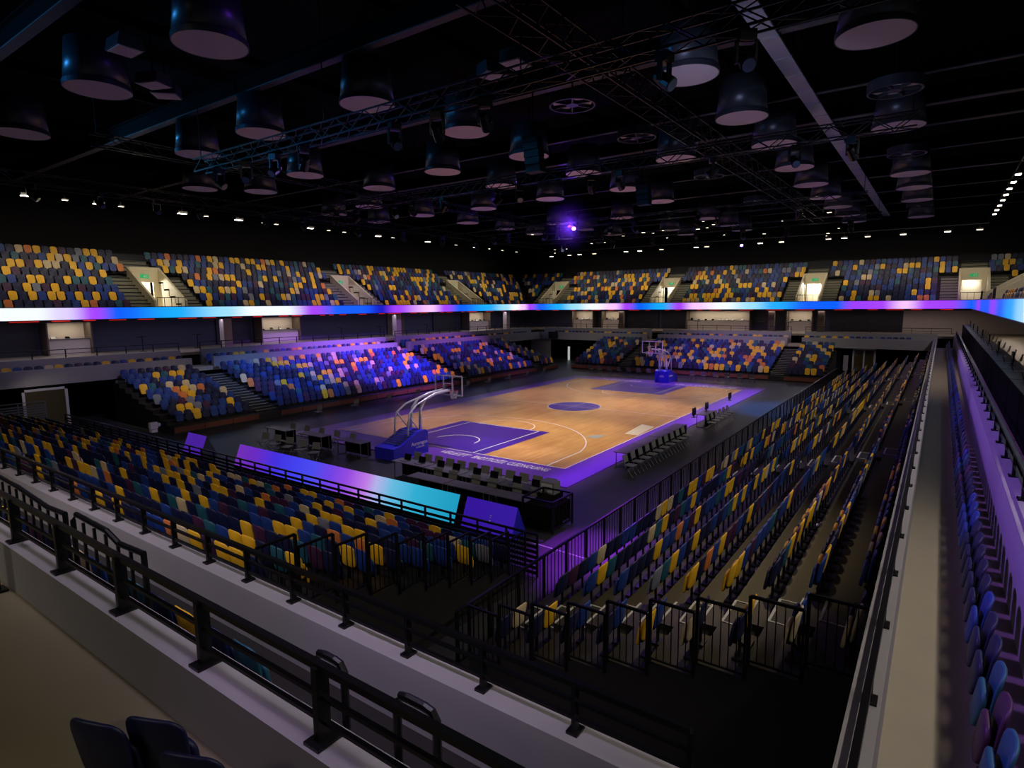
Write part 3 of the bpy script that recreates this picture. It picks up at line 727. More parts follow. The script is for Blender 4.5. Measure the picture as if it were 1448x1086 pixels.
# ------------------------------------------------------------------ floor furniture
def folding_chair(label,shell):
    t=thing('folding_chair',label,'chair',(0,0,0),0,None,False)
    b=MB(); b.cbox((0,0,.45),(.42,.40,.03)); b.build('seat',shell,t)
    b=MB(); b.prism([(.19,.55),(.22,.55),(.27,.85),(.24,.85)],lambda u,v,z:(u,v,z),-.2,.2); b.build('backrest',shell,t)
    for s in (-1,1):
        b=MB(); b.tube([(s*.2,-.2,0),(s*.2,.14,.45),(s*.2,.26,.84)],.012,6); b.build('leg',M['steel'],t)
        b=MB(); b.tube([(s*.19,.24,0),(s*.19,-.12,.45)],.012,6); b.build('leg',M['steel'],t)
    return t
def trestle(label,L=1.8):
    t=thing('press_table',label,'table',(0,0,0),0,None,False)
    b=MB(); b.cbox((0,0,.735),(L,.6,.03)); b.build('tabletop',M['tabletop'],t)
    b=MB(); b.box((-L/2,-.3,.05),(L/2,-.285,.72)); b.build('drape',M['blackcloth'],t)
    for x in (-L/2+.1,L/2-.1):
        b=MB(); b.bar((x,-.22,0),(x,-.22,.72),.03); b.bar((x,.22,0),(x,.22,.72),.03); b.bar((x,-.22,.02),(x,.22,.02),.03); b.build('leg',M['steel'],t)
    return t
M['tabletop']=mat('grey_tabletop',(96,92,104),.4)
def laptop(label,m=None):
    t=thing('laptop',label,'laptop',(0,0,0),0,None,False)
    b=MB(); b.cbox((0,0,.01),(.36,.25,.02)); b.build('keyboard_base',M['steel'],t)
    b=MB(); b.prism([(-.12,.02),(-.135,.02),(-.2,.25),(-.185,.25)],lambda u,v,z:(u,v,z),-.18,.18); b.build('screen_lid',M['screenblack'],t)
    return t
ch=folding_chair('x',M['chairshell']); tab=trestle('x'); lap=laptop('x')
firstc=[True,True,True]
def put(proto,i,loc,rz,label,group):
    if firstc[i]:
        firstc[i]=False; proto.location=loc; proto.rotation_euler=(0,0,rz); proto['label']=label; proto['group']=group; return proto
    return dup(proto,loc,rz,label,group)
for k in range(4):
    put(tab,1,(3.2+k*1.85,-18.75-.05*k,0),PI,'press table behind the near baseline, %s from the blue hoop base'%ordn(k+1),'press tables behind the near baseline')
    for j in range(2): put(lap,2,(2.8+k*1.85+j*.8,-18.75-.05*k,.75),PI,'laptop on near press tables, %s from the hoop base'%ordn(k*2+j+1),'laptops on the press tables')
    for j in range(3):
        x=2.5+k*1.85+j*.6
        put(ch,0,(x,-17.95-.05*k,0),0,'grey chair facing near press tables from the court side, %s from hoop base'%ordn(k*3+j+1),'chairs at the press tables')
for k in range(3):
    put(tab,1,(5.3+k*1.85,-19.95,0),PI,'black press table in the second row before the blue board, %s from left'%ordn(k+1),'press tables in the second row')
    for j in range(2): put(ch,0,(4.9+k*1.85+j*.75,-19.3,0),0,'grey chair between the two press table rows, %s from left'%ordn(k*2+j+1),'chairs between press tables')
for k in range(5):
    put(tab,1,(-7.4+k*1.35,-17.7+.06*k,0),PI,'low press table left of the near hoop base, %s from left'%ordn(k+1),'press tables left of the hoop') if k%2==0 else None
    put(ch,0,(-7.6+k*1.2,-17.0,0),0,'dark chair left of the near hoop base, %s from left'%ordn(k+1),'chairs left of the hoop')
    put(ch,0,(-6.6+k*1.0,-19.2,0),.3,'chair behind long LED board left of the hoop, %s from left'%ordn(k+1),'chairs behind the long board')
for k in range(16):
    y=-13.3+k*.75+ (3.2 if k>9 else 0)
    put(ch,0,(10.2,y,0),PI/2,'chair in the sideline bench row before the right stand, %s from near end'%ordn(k+1),'sideline bench chairs')
for k in range(5):
    put(tab,1,(9.45,-11.8+k*1.85+(3 if k>3 else 0),0),PI/2,'scorers table on the right touchline, %s from the near end'%ordn(k+1),'scorers tables')
for k in range(3):
    t=thing('monitor','black monitor standing upright on the scorers tables, %s from near end'%ordn(k+1),'monitor',(9.4,-3.2+k*2.2 if k<2 else 3.7,.75))
    x,y,z=t['_o']; b=MB(); b.cbox((x,y,z+.32),(.05,.55,.4)); b.build('screen',M['screenblack'],t); b=MB(); b.bar((x,y,z),(x,y,z+.15),.05); b.cbox((x,y,z+.01),(.2,.3,.02)); b.build('foot',M['black'],t)
for k in range(16):
    x=-8.6+k*1.05
    if abs(x-.4)<1.3: continue
    put(ch,0,(x,18.6,0),PI,'chair in the dark row behind the far baseline, %s from left'%ordn(k+1),'chairs behind the far baseline')
for k in range(10):
    put(ch,0,(-11.3,-12.5+k*2.9,0),-PI/2,'chair on the black floor before the left stand, %s from near end'%ordn(k+1),'chairs before the left stand')
# black equipment cart beside the blue board
t=thing('equipment_cart','black meshed equipment cart behind the short blue board','cart',(10.3,-19.9,0))
b=MB()
for x in (9.8,10.9):
    for y in (-20.5,-19.3): b.bar((x,y,0),(x,y,1.0),.05)
for z in (.15,1.0):
    for p,q in (((9.8,-20.5,z),(10.9,-20.5,z)),((9.8,-19.3,z),(10.9,-19.3,z)),((9.8,-20.5,z),(9.8,-19.3,z)),((10.9,-20.5,z),(10.9,-19.3,z))): b.bar(p,q,.05)
b.build('frame',M['black'],t); b=MB(); b.box((9.84,-20.46,.2),(10.86,-19.34,.8)); b.build('box',M['blackcloth'],t)
b=MB()
for k in range(5): b.bar((10.9,-20.5+.24*k+.1,.15),(10.9,-20.5+.24*k+.1,1.0),.02)
b.build('side_bars',M['black'],t)
t=thing('printer_case','pale grey case with dark front on the press table end','case',(9.9,-19.0,.75)); b=MB(); b.box((9.6,-19.2,.76),(10.15,-18.8,1.16)); b.build('body',M['chairshell'],t); b=MB(); b.box((9.66,-19.212,.82),(10.09,-19.2,1.1)); b.build('front_grille',M['frame'],t)
b=MB(); b.box((9.55,-19.3,0),(10.2,-18.7,.75)); tag(b.build('plinth_box',M['blackcloth']),'black box plinth carrying the pale grey case','box')
# white mascot-free lamp figure by corner: small camera on tripod
t=thing('tripod_camera','small white camera on a tripod at the near stand left corner','camera',(-10.2,-22.6,0)); b=MB()
for a in (0,2.1,4.2): b.tube([(-10.2+.35*math.cos(a),-22.6+.35*math.sin(a),0),(-10.2,-22.6,1.1)],.02,6)
b.build('tripod',M['black'],t); b=MB(); b.cbox((-10.2,-22.6,1.42),(.22,.34,.3)); b.cbox((-10.2,-22.6,1.17),(.26,.26,.14)); b.tube([(-10.2,-22.45,1.42),(-10.2,-22.3,1.42)],.09,10); b.build('body',M['paper'],t)
# litter on the right stand
for i,(x,y,z) in enumerate(((17.4,-23.2,1.53),(17.0,-22.4,1.3),(16.3,-24.4,1.07),(18.1,-20.4,1.77),(17.2,-17.5,1.3))):
    b=MB(); b.poly([(x,y,z+.012),(x+.2,y+.06,z+.02),(x+.16,y+.32,z+.05),(x-.04,y+.26,z+.015)],[(0,1,2,3)]); b.poly([(x,y,z+.005),(x+.2,y+.06,z+.01),(x+.16,y+.32,z+.04),(x-.04,y+.26,z+.005)],[(3,2,1,0)])
    tag(b.build('paper_sheet',M['paper']),'crumpled white paper lying on the right stand, %s of five from the camera'%ordn([2,3,1,4,5][i]),'paper','papers on the right stand')

# ------------------------------------------------------------------ concourse fittings
def panel(name,label,cat,side,u0,u1,v,z0,z1,m,th=.12):
    fn=SIDES[side][0]; b=MB(); b.prism([(v-th,z0),(v,z0),(v,z1),(v-th,z1)],fn,u0,u1)
    return tag(b.build(name,m),label,cat)
def kiosk(side,u0,u1,v,label):
    fn=SIDES[side][0]; t=thing('serving_kiosk',label,'kiosk',fn((u0+u1)/2,v-.6,ZC))
    b=MB(); b.prism([(v-.1,ZC),(v-.02,ZC),(v-.02,6.1),(v-.1,6.1)],fn,u0,u1); b.build('back_panel',M['kiosk'],t)
    b=MB(); b.prism([(v-1.0,ZC),(v-.4,ZC),(v-.4,ZC+1.05),(v-1.0,ZC+1.05)],fn,u0+.1,u1-.1); c=b.build('counter',M['kiosk'],t)
    b=MB(); b.prism([(v-1.08,ZC+1.05),(v-.35,ZC+1.05),(v-.35,ZC+1.1),(v-1.08,ZC+1.1)],fn,u0+.02,u1-.02); b.build('counter_top',M['steel'],c,origin=t['_o'])
    for u in (u0,u1-.1):
        b=MB(); b.prism([(v-1.3,ZC),(v-.02,ZC),(v-.02,6.1),(v-1.3,6.1)],fn,u,u+.1); b.build('side_wall',M['brown'],t)
    b=MB()
    for k in range(int((u1-u0)/.9)): b.prism([(v-.8,ZC+1.1),(v-.6,ZC+1.1),(v-.6,ZC+1.1+rnd.uniform(.12,.3)),(v-.8,ZC+1.12)],fn,u0+.4+k*.85,u0+.65+k*.85)
    b.build('till',M['screenblack'],t)
    ld=bpy.data.lights.new('kiosk_lamp','AREA'); ld.shape='RECTANGLE'; ld.size=(u1-u0)*.8; ld.size_y=.3; ld.energy=KE*(u1-u0); ld.color=(1,.86,.68)
    lo=bpy.data.objects.new('kiosk_lamp',ld); C.objects.link(lo); lo.location=fn((u0+u1)/2,v-.9,6.05); lo.rotation_euler=(0,0,PI/2 if side in('left','right') else 0)
KE=9.
for u0,u1,w in ((-20.9,-18.2,'first'),(-5.2,-1.2,'second'),(23.5,28.0,'third')): kiosk('left',u0,u1,29.9,'cream lit serving kiosk on the left concourse, %s from the near end'%w)
for u0,u1,w in ((-21.2,-17.9,'first'),(-16.7,-13.9,'second'),(-5.2,2.3,'third'),(6.1,8.8,'fourth')): kiosk('far',u0,u1,37.9,'cream lit serving kiosk on the far concourse, %s from the left'%w)
for i,(u0,u1) in enumerate(((-27,-21.1),(-8.6,-5.5),(10.8,13.4),(18.2,22.5))): panel('roller_shutter','dark closed shutter on the left concourse wall, %s from the near end'%ordn(i+1),'shutter','left',u0,u1,29.95,ZC,6.1,M['shutter'] if i!=2 else M['brown'])
for i,(u0,u1) in enumerate(((-13.6,-9.2),(-8.8,-5.4),(2.4,5.9),(10.4,16.9))): panel('roller_shutter','dark closed shutter on the far concourse wall, %s from the left'%ordn(i+1),'shutter','far',u0,u1,37.95,ZC,6.1,M['shutter'])
panel('wall_panel','pale wall panel at the right end of the far concourse','panel','far',17.0,26.8,37.95,ZC,6.1,M['kiosk'])
for i,u in enumerate((-9.4,9.4,29.2)):
    b=MB(); b.prism([(26.6,ZC),(27.2,ZC),(27.2,6.12),(26.6,6.12)],FL,u-.35,u+.35); struct(b,'trim_%d'%(i+1),M['kiosk'],'pale column on the left concourse')
for i,u in enumerate((-12.9,9.9,5.0)):
    b=MB(); b.prism([(34.6,ZC),(35.2,ZC),(35.2,6.12),(34.6,6.12)],FF,u-.3,u+.3); struct(b,'trim_%d'%(i+4),M['brown'],'column on the far concourse')
# bar tables on concourses
def bartable(x,y,label):
    t=thing('bar_table',label,'table',(x,y,ZC)); b=MB(); b.lathe([(.35,1.05),(.35,1.09)],(x,y,ZC),20); b.build('tabletop',M['black'],t)
    b=MB(); b.tube([(x,y,ZC),(x,y,ZC+1.05)],.035,8); b.lathe([(.25,0),(.25,.03)],(x,y,ZC),16); b.build('pedestal',M['black'],t)
for i,y in enumerate((-15.5,-11.5,2.5,7.5,14.5,20)): bartable(-27.4,y,'black high table on the left concourse, %s from the near end'%ordn(i+1))
for i,x in enumerate((-18.5,-11.5,-9,-3,4,6.8,12,14.5)): bartable(x,34.4,'black high table on the far concourse, %s from the left'%ordn(i+1))
# doors in the lower corners
def door(side,u0,u1,v,z0,z1,name,label,split=True):
    fn=SIDES[side][0]; b=MB(); w=.14
    for p,q in ((u0,u0+w),(u1-w,u1)): b.prism([(v-.1,z0),(v,z0),(v,z1),(v-.1,z1)],fn,p,q)
    b.prism([(v-.1,z1-w),(v,z1-w),(v,z1),(v-.1,z1)],fn,u0,u1)
    if split: b.prism([(v-.1,z0),(v,z0),(v,z1),(v-.1,z1)],fn,(u0+u1)/2-.06,(u0+u1)/2+.06)
    o=b.build(name,M['frame']); o['kind']='structure'; o['label']=label; o['category']='door'
    g=MB(); g.prism([(v-.04,z0),(v-.02,z0),(v-.02,z1-w),(v-.04,z1-w)],fn,u0+w,u1-w); gg=g.build('glass',M['glass'],o,origin=tuple(o.location))
door('left',-24.4,-22.2,21.9,0,2.45,'door_1','white framed glass door under the left parapet',False)
door('far',13.5,15.4,29.9,.4,2.6,'door_2','white framed double door under the far parapet right corner')
door('far',-13.9,-12.9,29.9,.9,2.6,'door_3','white framed door beside the far dark tunnel',False)
b=MB(); b.prism([(21.7,0),(21.95,0),(21.95,2.5),(21.7,2.5)],FL,-19.6,-19.0); struct(b,'trim_7',M['frame'],'white pillar beside the left dark opening')
b=MB(); b.prism([(29.8,.4),(29.95,.4),(29.95,1.9),(29.8,1.9)],FF,12.75,13.15); tag(b.build('cabinet_box',M['frame']),'narrow white cabinet beside the far double door','cabinet')
b=MB(); b.box((-17.95,30.0,.0),(-17.75,30.2,1.7)); tag(b.build('lit_column',mat('pale_lit_sign',(210,220,220),.5,emit=.5)),'thin pale lit strip standing in the far dark tunnel','light')
b=MB(); b.box((-20.2,28.98,2.75),(-18.9,29.19,3.6)); tag(b.build('speaker_box',M['black']),'black box on the far left corner of the parapet','box')
b=MB(); b.prism([(29.5,0),(29.6,0),(29.6,2.62),(29.5,2.62)],FF,-23.2,-20.2); struct(b,'wall_far_corner',M['concrete'])

# press desks with drape and monitors on the right concourse
for k in range(18):
    y=-24+k*3.0
    t=thing('press_desk','black draped press desk on the right concourse, %s from the near end'%ordn(k+1),'desk',(22.2,y+1.45,ZC),0,'press desks on the right concourse')
    b=MB(); b.box((21.75,y,ZC+1.05),(22.4,y+2.9,ZC+1.1)); b.build('desktop',M['desk'],t)
    b=MB(); b.box((21.72,y,ZC+.02),(21.75,y+2.9,ZC+1.1)); b.build('drape',M['blackcloth'],t)
    b=MB(); b.box((22.32,y+.05,ZC),(22.36,y+2.85,ZC+1.05)); b.box((21.8,y+.05,ZC),(22.36,y+.1,ZC+1.05)); b.build('frame',M['black'],t)
    if k%2==0:
        m=thing('monitor','black monitor on the right concourse desks, %s from the near end'%ordn(k//2+1),'monitor',(22.1,y+1.2,ZC+1.1),0,'monitors on the press desks')
        b=MB(); b.cbox((22.1,y+1.2,ZC+1.38),(.05,.5,.32)); b.build('screen',M['screenblack'],m); b=MB(); b.bar((22.1,y+1.2,ZC+1.1),(22.1,y+1.2,ZC+1.25),.05); b.cbox((22.1,y+1.2,ZC+1.11),(.16,.24,.02)); b.build('foot',M['black'],m)
    put(lap,2,(22.1,y+2.2,ZC+1.1),-PI/2,'open laptop on the right concourse desks, %s from near end'%ordn(k+1),'laptops on the press desks')
    put(ch,0,(22.9,y+1.4,ZC),-PI/2,'chair behind the right concourse desks, %s from near end'%ordn(k+1),'chairs behind the press desks')

# ------------------------------------------------------------------ roof steel
for i,y in enumerate((-28,-21,-14,-7,-2.5,1.2,7,14,21,28,34)):
    b=MB(); w=.34 if i not in(3,6) else .2
    b.box((-32.7,y-w/2,15.5),(31.4,y+w/2,15.54)); b.box((-32.7,y-.02,15.54),(31.4,y+.02,16.2),1); b.box((-32.7,y-w/2,16.2),(31.4,y+w/2,16.24),1)  # web and top flange take the roof black to stand in for shade
    struct(b,'ceiling_beam',[M['beam'],M['roof']],'roof beam across the arena, %s from the camera'%ordn(i+1))
for i,x in enumerate((-28,-20,-12,-4,4,12,20,27)):
    b=MB(); b.box((x-.1,-45.9,16.9),(x+.1,40,17.3)); struct(b,'ceiling_purlin',M['roof'],'dark lengthwise roof member, %s from the left'%ordn(i+1))
def truss(p,q,label,s=.5,step=.7,r=.03):
    P,Q=Vector(p),Vector(q); d=(Q-P); L=d.length; d.normalize(); a=Vector((-d.y,d.x,0))*s/2; z=Vector((0,0,s/2))
    t=thing('lighting_truss',label,'truss',tuple((P+Q)/2))
    for sa in(-1,1):
        for sz in(-1,1):
            b=MB(); b.bar(P+a*sa+z*sz,Q+a*sa+z*sz,r*1.6); b.build('chord',M['truss'],t)
    b=MB(); n=int(L/step)
    for i in range(n):
        c0=P+d*(L*i/n); c1=P+d*(L*(i+1)/n); f=1 if i%2 else -1
        for sa in(-1,1): b.bar(c0+a*sa+z*f,c1+a*sa-z*f,r)
        for sz in(-1,1): b.bar(c0+a*f+z*sz,c1-a*f+z*sz,r*.8)
    b.build('bracing',M['truss'],t)
    n=max(2,int(L/8))
    for i in range(n+1):
        c=P+d*(L*(i+.02)/(n+.04)); b=MB(); b.bar(c+z,Vector((c.x,c.y,18)),.03); b.build('hanger',M['truss'],t)
    return t
truss((-6,-21.65,12.95),(19,-21.65,12.95),'dark lattice lighting truss across the roof, nearest the camera')
truss((-14,-9,13.4),(19,-9,13.4),'dark lattice lighting truss across the roof, second from the camera')
truss((-14,7.7,13.4),(16,7.7,13.4),'dark lattice lighting truss across the roof over mid court')
truss((-14,18,13.4),(16,18,13.4),'dark lattice lighting truss across the roof near the far end')
truss((10.8,-24,14.4),(10.8,24,14.4),'lengthwise lattice lighting truss over the right touchline',.8)
truss((-10.2,-24,14.25),(-10.2,24,14.25),'lengthwise lattice lighting truss over the left touchline')
truss((-18,-26,13.6),(-18,24,13.6),'lengthwise lattice lighting truss above the left stand')
# catwalk
t=thing('catwalk','long pale-bottomed catwalk hanging under the roof at upper right','catwalk',(15.0,0,15.4))
b=MB(); y=-30.
while y<36: b.box((14.75,y,15.4),(15.33,y+1.9,15.46)); y+=2.0
b.build('deck_plates',M['catdeck'] if 'catdeck' in M else M['beam'],t)
b=MB()
for x in(14.72,15.36):
    b.bar((x,-30,16.4),(x,36,16.4),.05); b.bar((x,-30,15.95),(x,36,15.95),.03)
    for k in range(34): b.bar((x,-30+2*k,15.4),(x,-30+2*k,16.4),.04)
b.build('handrail',M['truss'],t)
for k in range(12):
    for x in (14.72,15.36):
        b=MB(); b.bar((x,-29.3+5.6*k,16.4),(x,-29.3+5.6*k,18),.03); b.build('hanger',M['truss'],t)

# drum lamps
DR=[(3.6,-26.2),(-2.6,-26.6),(3.2,-20.4),(-3.0,-20.6),(3.8,-15.7),(-1.9,-10.8),(3.6,-10.8),(13.2,-16.3),(13.4,-10.8),(18.2,-16.1),(13.5,-5.8),(18.2,-5.7),(18.2,5.4),(9.0,-5.9),(3.8,-5.8),(-1.8,-5.7),(13.3,-.2),(13.2,5.4),(-8.4,-20.4),(-10.6,-26.4),(-8.3,-14.7),(-14.4,-13.5),(-16.4,-16.2),(13.2,10.9),(13.3,16.1),(18.2,10.5),(3.7,-.3),(-1.8,-.2),(3.7,5.4),(-7.9,-9.8),(-13.6,-5.6),(-13.6,5.4),(-7.8,.2),(3.7,16),(-1.8,11),(13.3,21.4),(18.2,16.2),(-13.6,16),(-7.8,16.2),(-7.8,10.6),(-13.6,10.8),(3.7,21.6),(-1.8,21.6),(-7.8,21.6),(-13.6,21.6),(13.3,26.4),(18.2,26.4),(3.7,26.4),(-1.8,26.4),(-13.6,-.2),(-18.5,-4.8),(-19,.2)]
order=sorted(range(len(DR)),key=lambda i:px((DR[i][0],DR[i][1],14))[0])
dl=None
for rank,i in enumerate(order):
    lab='round drum lamp with pale underside, %s from the left under the roof'%ordn(rank+1)
    if dl is None:
        dl=thing('drum_lamp',lab,'lamp',(0,0,0),0,None,False)
        b=MB(); b.lathe([(.93,.14),(.80,1.42),(.2,1.47)],n=48); b.build('shade',M['drumside'],dl,smooth=True)
        b=MB(); b.lathe([(.93,0),(.96,0),(.96,.15),(.93,.15)],n=48,cap=False); b.build('rim',M['drumside'],dl)
        b=MB(); b.lathe([(.93,.005),(.93,.03)],n=48); b.build('diffuser',M['drumface'],dl)
        b=MB(); b.tube([(0,0,1.45),(0,0,3.998)],.02,6); b.build('cable',M['truss'],dl)
        dl.location=(*DR[i],14.0)
    else: dup(dl,(*DR[i],14.0),rnd.uniform(0,6),lab,None)
BOXL=[(1.14,-27.3),(-1.0,-25.6),(-1.7,-24.9),(8.2,-19.7),(9.3,-20.0)]
# ring-shaped vents
RG=[(18.3,-10.0),(18.2,1.0),(8.6,-15.4),(8.7,-9.9),(18.2,21),(8.7,.2),(8.7,11)]
order=sorted(range(len(RG)),key=lambda i:px((*RG[i],14))[0])
rv=None
for rank,i in enumerate(order):
    lab='round segmented air vent under the roof, %s from the left'%ordn(rank+1)
    if rv is None:
        rv=thing('air_vent',lab,'vent',(0,0,0),0,None,False)
        b=MB(); b.lathe([(.78,0),(.85,0),(.85,.35),(.78,.35)],n=40,cap=False); b.build('ring',M['drumside'],rv)
        b=MB(); b.lathe([(.22,.02),(.22,.3)],n=20)
        for k in range(6):
            a=k*PI/3; b.bar((.2*math.cos(a),.2*math.sin(a),.1),(.79*math.cos(a),.79*math.sin(a),.1),.05,.16)
        b.build('spokes',M['drumside'],rv)
        b=MB()
        for k in (0,2,3,5):
            a0,a1=k*PI/3+.12,(k+1)*PI/3-.12; P=[(q*math.cos(a0+(a1-a0)*j/5),q*math.sin(a0+(a1-a0)*j/5),.12) for j in range(6) for q in(.3,.72)]
            b.poly(P,[(2*j,2*j+1,2*j+3,2*j+2) for j in range(5)])
        b.build('blade',M['drumface'],rv)
        b=MB(); b.tube([(0,0,.3),(0,0,3.79)],.03,6); b.build('drop_rod',M['truss'],rv)
        rv.location=(*RG[i],14.2)
    else: dup(rv,(*RG[i],14.2),rnd.uniform(0,3),lab,None)
# small box lamps
bl=None
for i,(x,y) in enumerate(BOXL):
    lab='small hanging box lamp with pale grille under the roof, %s of five from the left'%ordn(i+1)
    if bl is None:
        bl=thing('box_lamp',lab,'lamp',(x,y,14.1),0,'box lamps under the roof',False)
        b=MB(); b.prism([(-.35,0),(.35,0),(.28,.34),(-.28,.34)],lambda u,v,z:(u,v,z),-.4,.4); b.build('housing',M['drumside'],bl)
        b=MB(); b.box((-.36,-.3,-.02),(.36,.3,0)); b.build('grille',M['drumface'],bl)
        b=MB(); b.tube([(0,0,.34),(0,0,3.88)],.02,6); b.build('drop_rod',M['truss'],bl)
    else: dup(bl,(x,y,14.1),.4*i,lab,'box lamps under the roof')
# moving-head spotlights hanging from trusses
def movhead(lens):
    t=thing('moving_spotlight','x','spotlight',(0,0,0),0,None,False)
    b=MB(); b.cbox((0,0,-.12),(.34,.3,.22)); b.build('base',M['black'],t)
    b=MB(); b.cbox((-.2,0,-.42),(.05,.12,.45)); b.cbox((.2,0,-.42),(.05,.12,.45)); b.cbox((0,0,-.215),(.45,.12,.05)); b.build('yoke',M['black'],t)
    b=MB(); b.tube([(0,.18,-.45),(0,0,-.6),(0,-.2,-.75)],[.13,.16,.17],12); b.build('head',M['black'],t)
    b=MB(); b.tube([(0,-.201,-.751),(0,-.22,-.767)],.14,12); b.build('lens',lens,t)
    return t
M['lens']=mat('dark_lens',(90,110,150),.08,.2)
mh=movhead(M['lens']); first=True; k=0
spots=[(x,-21.65,12.68) for x in (-4.5,-2.5,-.6,1.2,5.8,7.6,9.4,14.6,16.4)]+[(x,-9,13.13) for x in (-13,-11,-7.5,-6,-3.5,.4,1.8,6,7.5,11.8,15,17)]+[(x,7.7,13.13) for x in (-12.6,-11,-7.2,-5.6,-1.2,.8,5.6,7,12.2)]+[(-18,y,13.3) for y in (-24,-21,-18,-15.5,-11,-8,-3,2,7,12)]+[(x,18,13.13) for x in (-11.5,-6,-2,2,6,9.5,14)]
names={-21.65:'the nearest cross truss',-9:'the second cross truss',7.7:'the mid court truss',18:'the far cross truss'}
cnt={}
for x,y,z in spots:
    w='the left stand truss' if x==-18 else names[y]; cnt[w]=cnt.get(w,0)+1
    lab='black moving spotlight under %s, %s along'%(w,ordn(cnt[w]))
    if first: mh.location=(x,y,z); mh['label']=lab; mh['group']='moving spotlights on the trusses'; mh.rotation_euler=(0,0,rnd.uniform(0,6)); first=False
    else: dup(mh,(x,y,z),rnd.uniform(0,6),lab,'moving spotlights on the trusses')
# lit violet heads
vh=movhead(M['lamp_purple']); vh['label']='brightly lit violet spotlight hanging over mid court'; vh.location=(-3.61,6.15,13.55); vh.rotation_euler=(0,0,.65)
v2=dup(vh,(1.92,33,13.9),.55,'small lit violet spotlight at the far end under the roof')
# line-array speakers
for i,(x,y) in enumerate(((6.2,-14.2),(-5,13.2),(6.4,-3.6))):
    t=thing('hanging_speaker','black hanging loudspeaker column under the roof, %s from the camera'%ordn([1,3,2][i]),'speaker',(x,y,12.4))
    b=MB()
    for k in range(5): b.cbox((x,y+.06*k*(-1),12.5+.28*k),(.7,.45,.26))
    b.build('cabinets',M['black'],t); b=MB(); b.bar((x,y-.2,13.8),(x,y-.2,17.99),.04); b.build('hanger',M['truss'],t)

# haze ball added to draw the bloom around the violet lens
b=MB()
b.lathe([(2.4*math.sin(PI*k/16),-2.4*math.cos(PI*k/16)) for k in range(1,16)],(-3.75,5.9,13.0),24)
hz=bpy.data.materials.new('lamp_bloom_haze'); hz.use_nodes=True; nt=hz.node_tree; nt.nodes.clear()
ou=nt.nodes.new('ShaderNodeOutputMaterial'); vo=nt.nodes.new('ShaderNodeVolumeScatter'); vo.inputs['Color'].default_value=(1,1,1,1)
tc=nt.nodes.new('ShaderNodeTexCoord'); sb=nt.nodes.new('ShaderNodeVectorMath'); sb.operation='SUBTRACT'; sb.inputs[1].default_value=(0,0,2.4); ln=nt.nodes.new('ShaderNodeVectorMath'); ln.operation='LENGTH'
mr=nt.nodes.new('ShaderNodeMapRange'); mr.inputs['From Min'].default_value=0; mr.inputs['From Max'].default_value=2.35; mr.inputs['To Min'].default_value=1; mr.inputs['To Max'].default_value=0
pw=nt.nodes.new('ShaderNodeMath'); pw.operation='POWER'; pw.inputs[1].default_value=2; ml=nt.nodes.new('ShaderNodeMath'); ml.operation='MULTIPLY'; ml.inputs[1].default_value=.12
nt.links.new(tc.outputs['Object'],sb.inputs[0]); nt.links.new(sb.outputs[0],ln.inputs[0]); nt.links.new(ln.outputs['Value'],mr.inputs['Value']); nt.links.new(mr.outputs[0],pw.inputs[0]); nt.links.new(pw.outputs[0],ml.inputs[0]); nt.links.new(ml.outputs[0],vo.inputs['Density'])
nt.links.new(vo.outputs[0],ou.inputs['Volume'])
tag(b.build('lamp_bloom_haze',hz),'faint violet bloom around the bright violet spotlight, made by an added haze ball','haze',kind='stuff')
# floodlights round the bowl
def flood(m):
    t=thing('floodlight','x','floodlight',(0,0,0),0,None,False)
    b=MB(); b.cbox((0,0,.07),(.62,.34,.14)); b.build('housing',M['black'],t)
    b=MB(); b.cbox((0,0,-.012),(.54,.24,.025)); b.build('lamp_glass',m,t)
    b=MB(); b.bar((0,0,.14),(0,0,.53),.03); b.build('bracket',M['truss'],t)
    return t
fb=flood(M['lamp_white']); fd=flood(M['lamp_dim']); used=[0,0]
def putflood(bright,loc,rz,label,group,sc=1.):
    p=fb if bright else fd; i=0 if bright else 1
    if not used[i]:
        used[i]=1; p.location=loc; p.rotation_euler=(0,0,rz); p['label']=label; p['group']=group
    else: p=dup(p,loc,rz,label,group)
    p.scale=(sc,sc,sc)
LY=[-22.5,-20.6,-18.8,-17.5,-13.6,-11.9,-9.4,-7.3,-6.2,-3.0,-1.1,.6,4.6,6.5,11.4,15.9,19.3,21.9,24.5,27.5]
for i,y in enumerate(LY): putflood(i in(0,2,4,6,9,12,14,16),(-24,y,13.58),PI/2,'small white floodlight above the left upper tier, %s from the left'%ordn(i+1),'floodlights above the left tier',1. if i in(0,2,4,6,9,12,14,16) else .55)
FX=[22.4,20.1,16.7,13.8,11.8,10.4,6.0,3.9,-1.8,-3.0,-7.1,-9.8,-11.6,-15.9,-18.0,-19.5,-22.2]
for i,x in enumerate(sorted(FX)): putflood(i%5 not in(1,3),(x,33,13.25),0,'small white floodlight above the far upper tier, %s from the left'%ordn(i+1),'floodlights above the far tier',.85)
RY=[10.6,13.4,16.1,18.8,21.6,24.6,27.4,30.2]
for i,y in enumerate(RY): putflood(True,(23.2,y,14.2-.0*y),PI/2,'white floodlight in the row above the right upper tier, %s from the camera'%ordn(i+1),'floodlights above the right tier')
for i in range(26):
    x=rnd.uniform(-22,14); y=rnd.uniform(16,31); putflood(False,(x,y,13.5+rnd.uniform(-.2,.5)),rnd.uniform(0,3),'tiny dim lamp in the far roof clutter, %s of many'%ordn(i+1),'tiny lamps in the far roof',rnd.uniform(.35,.6))
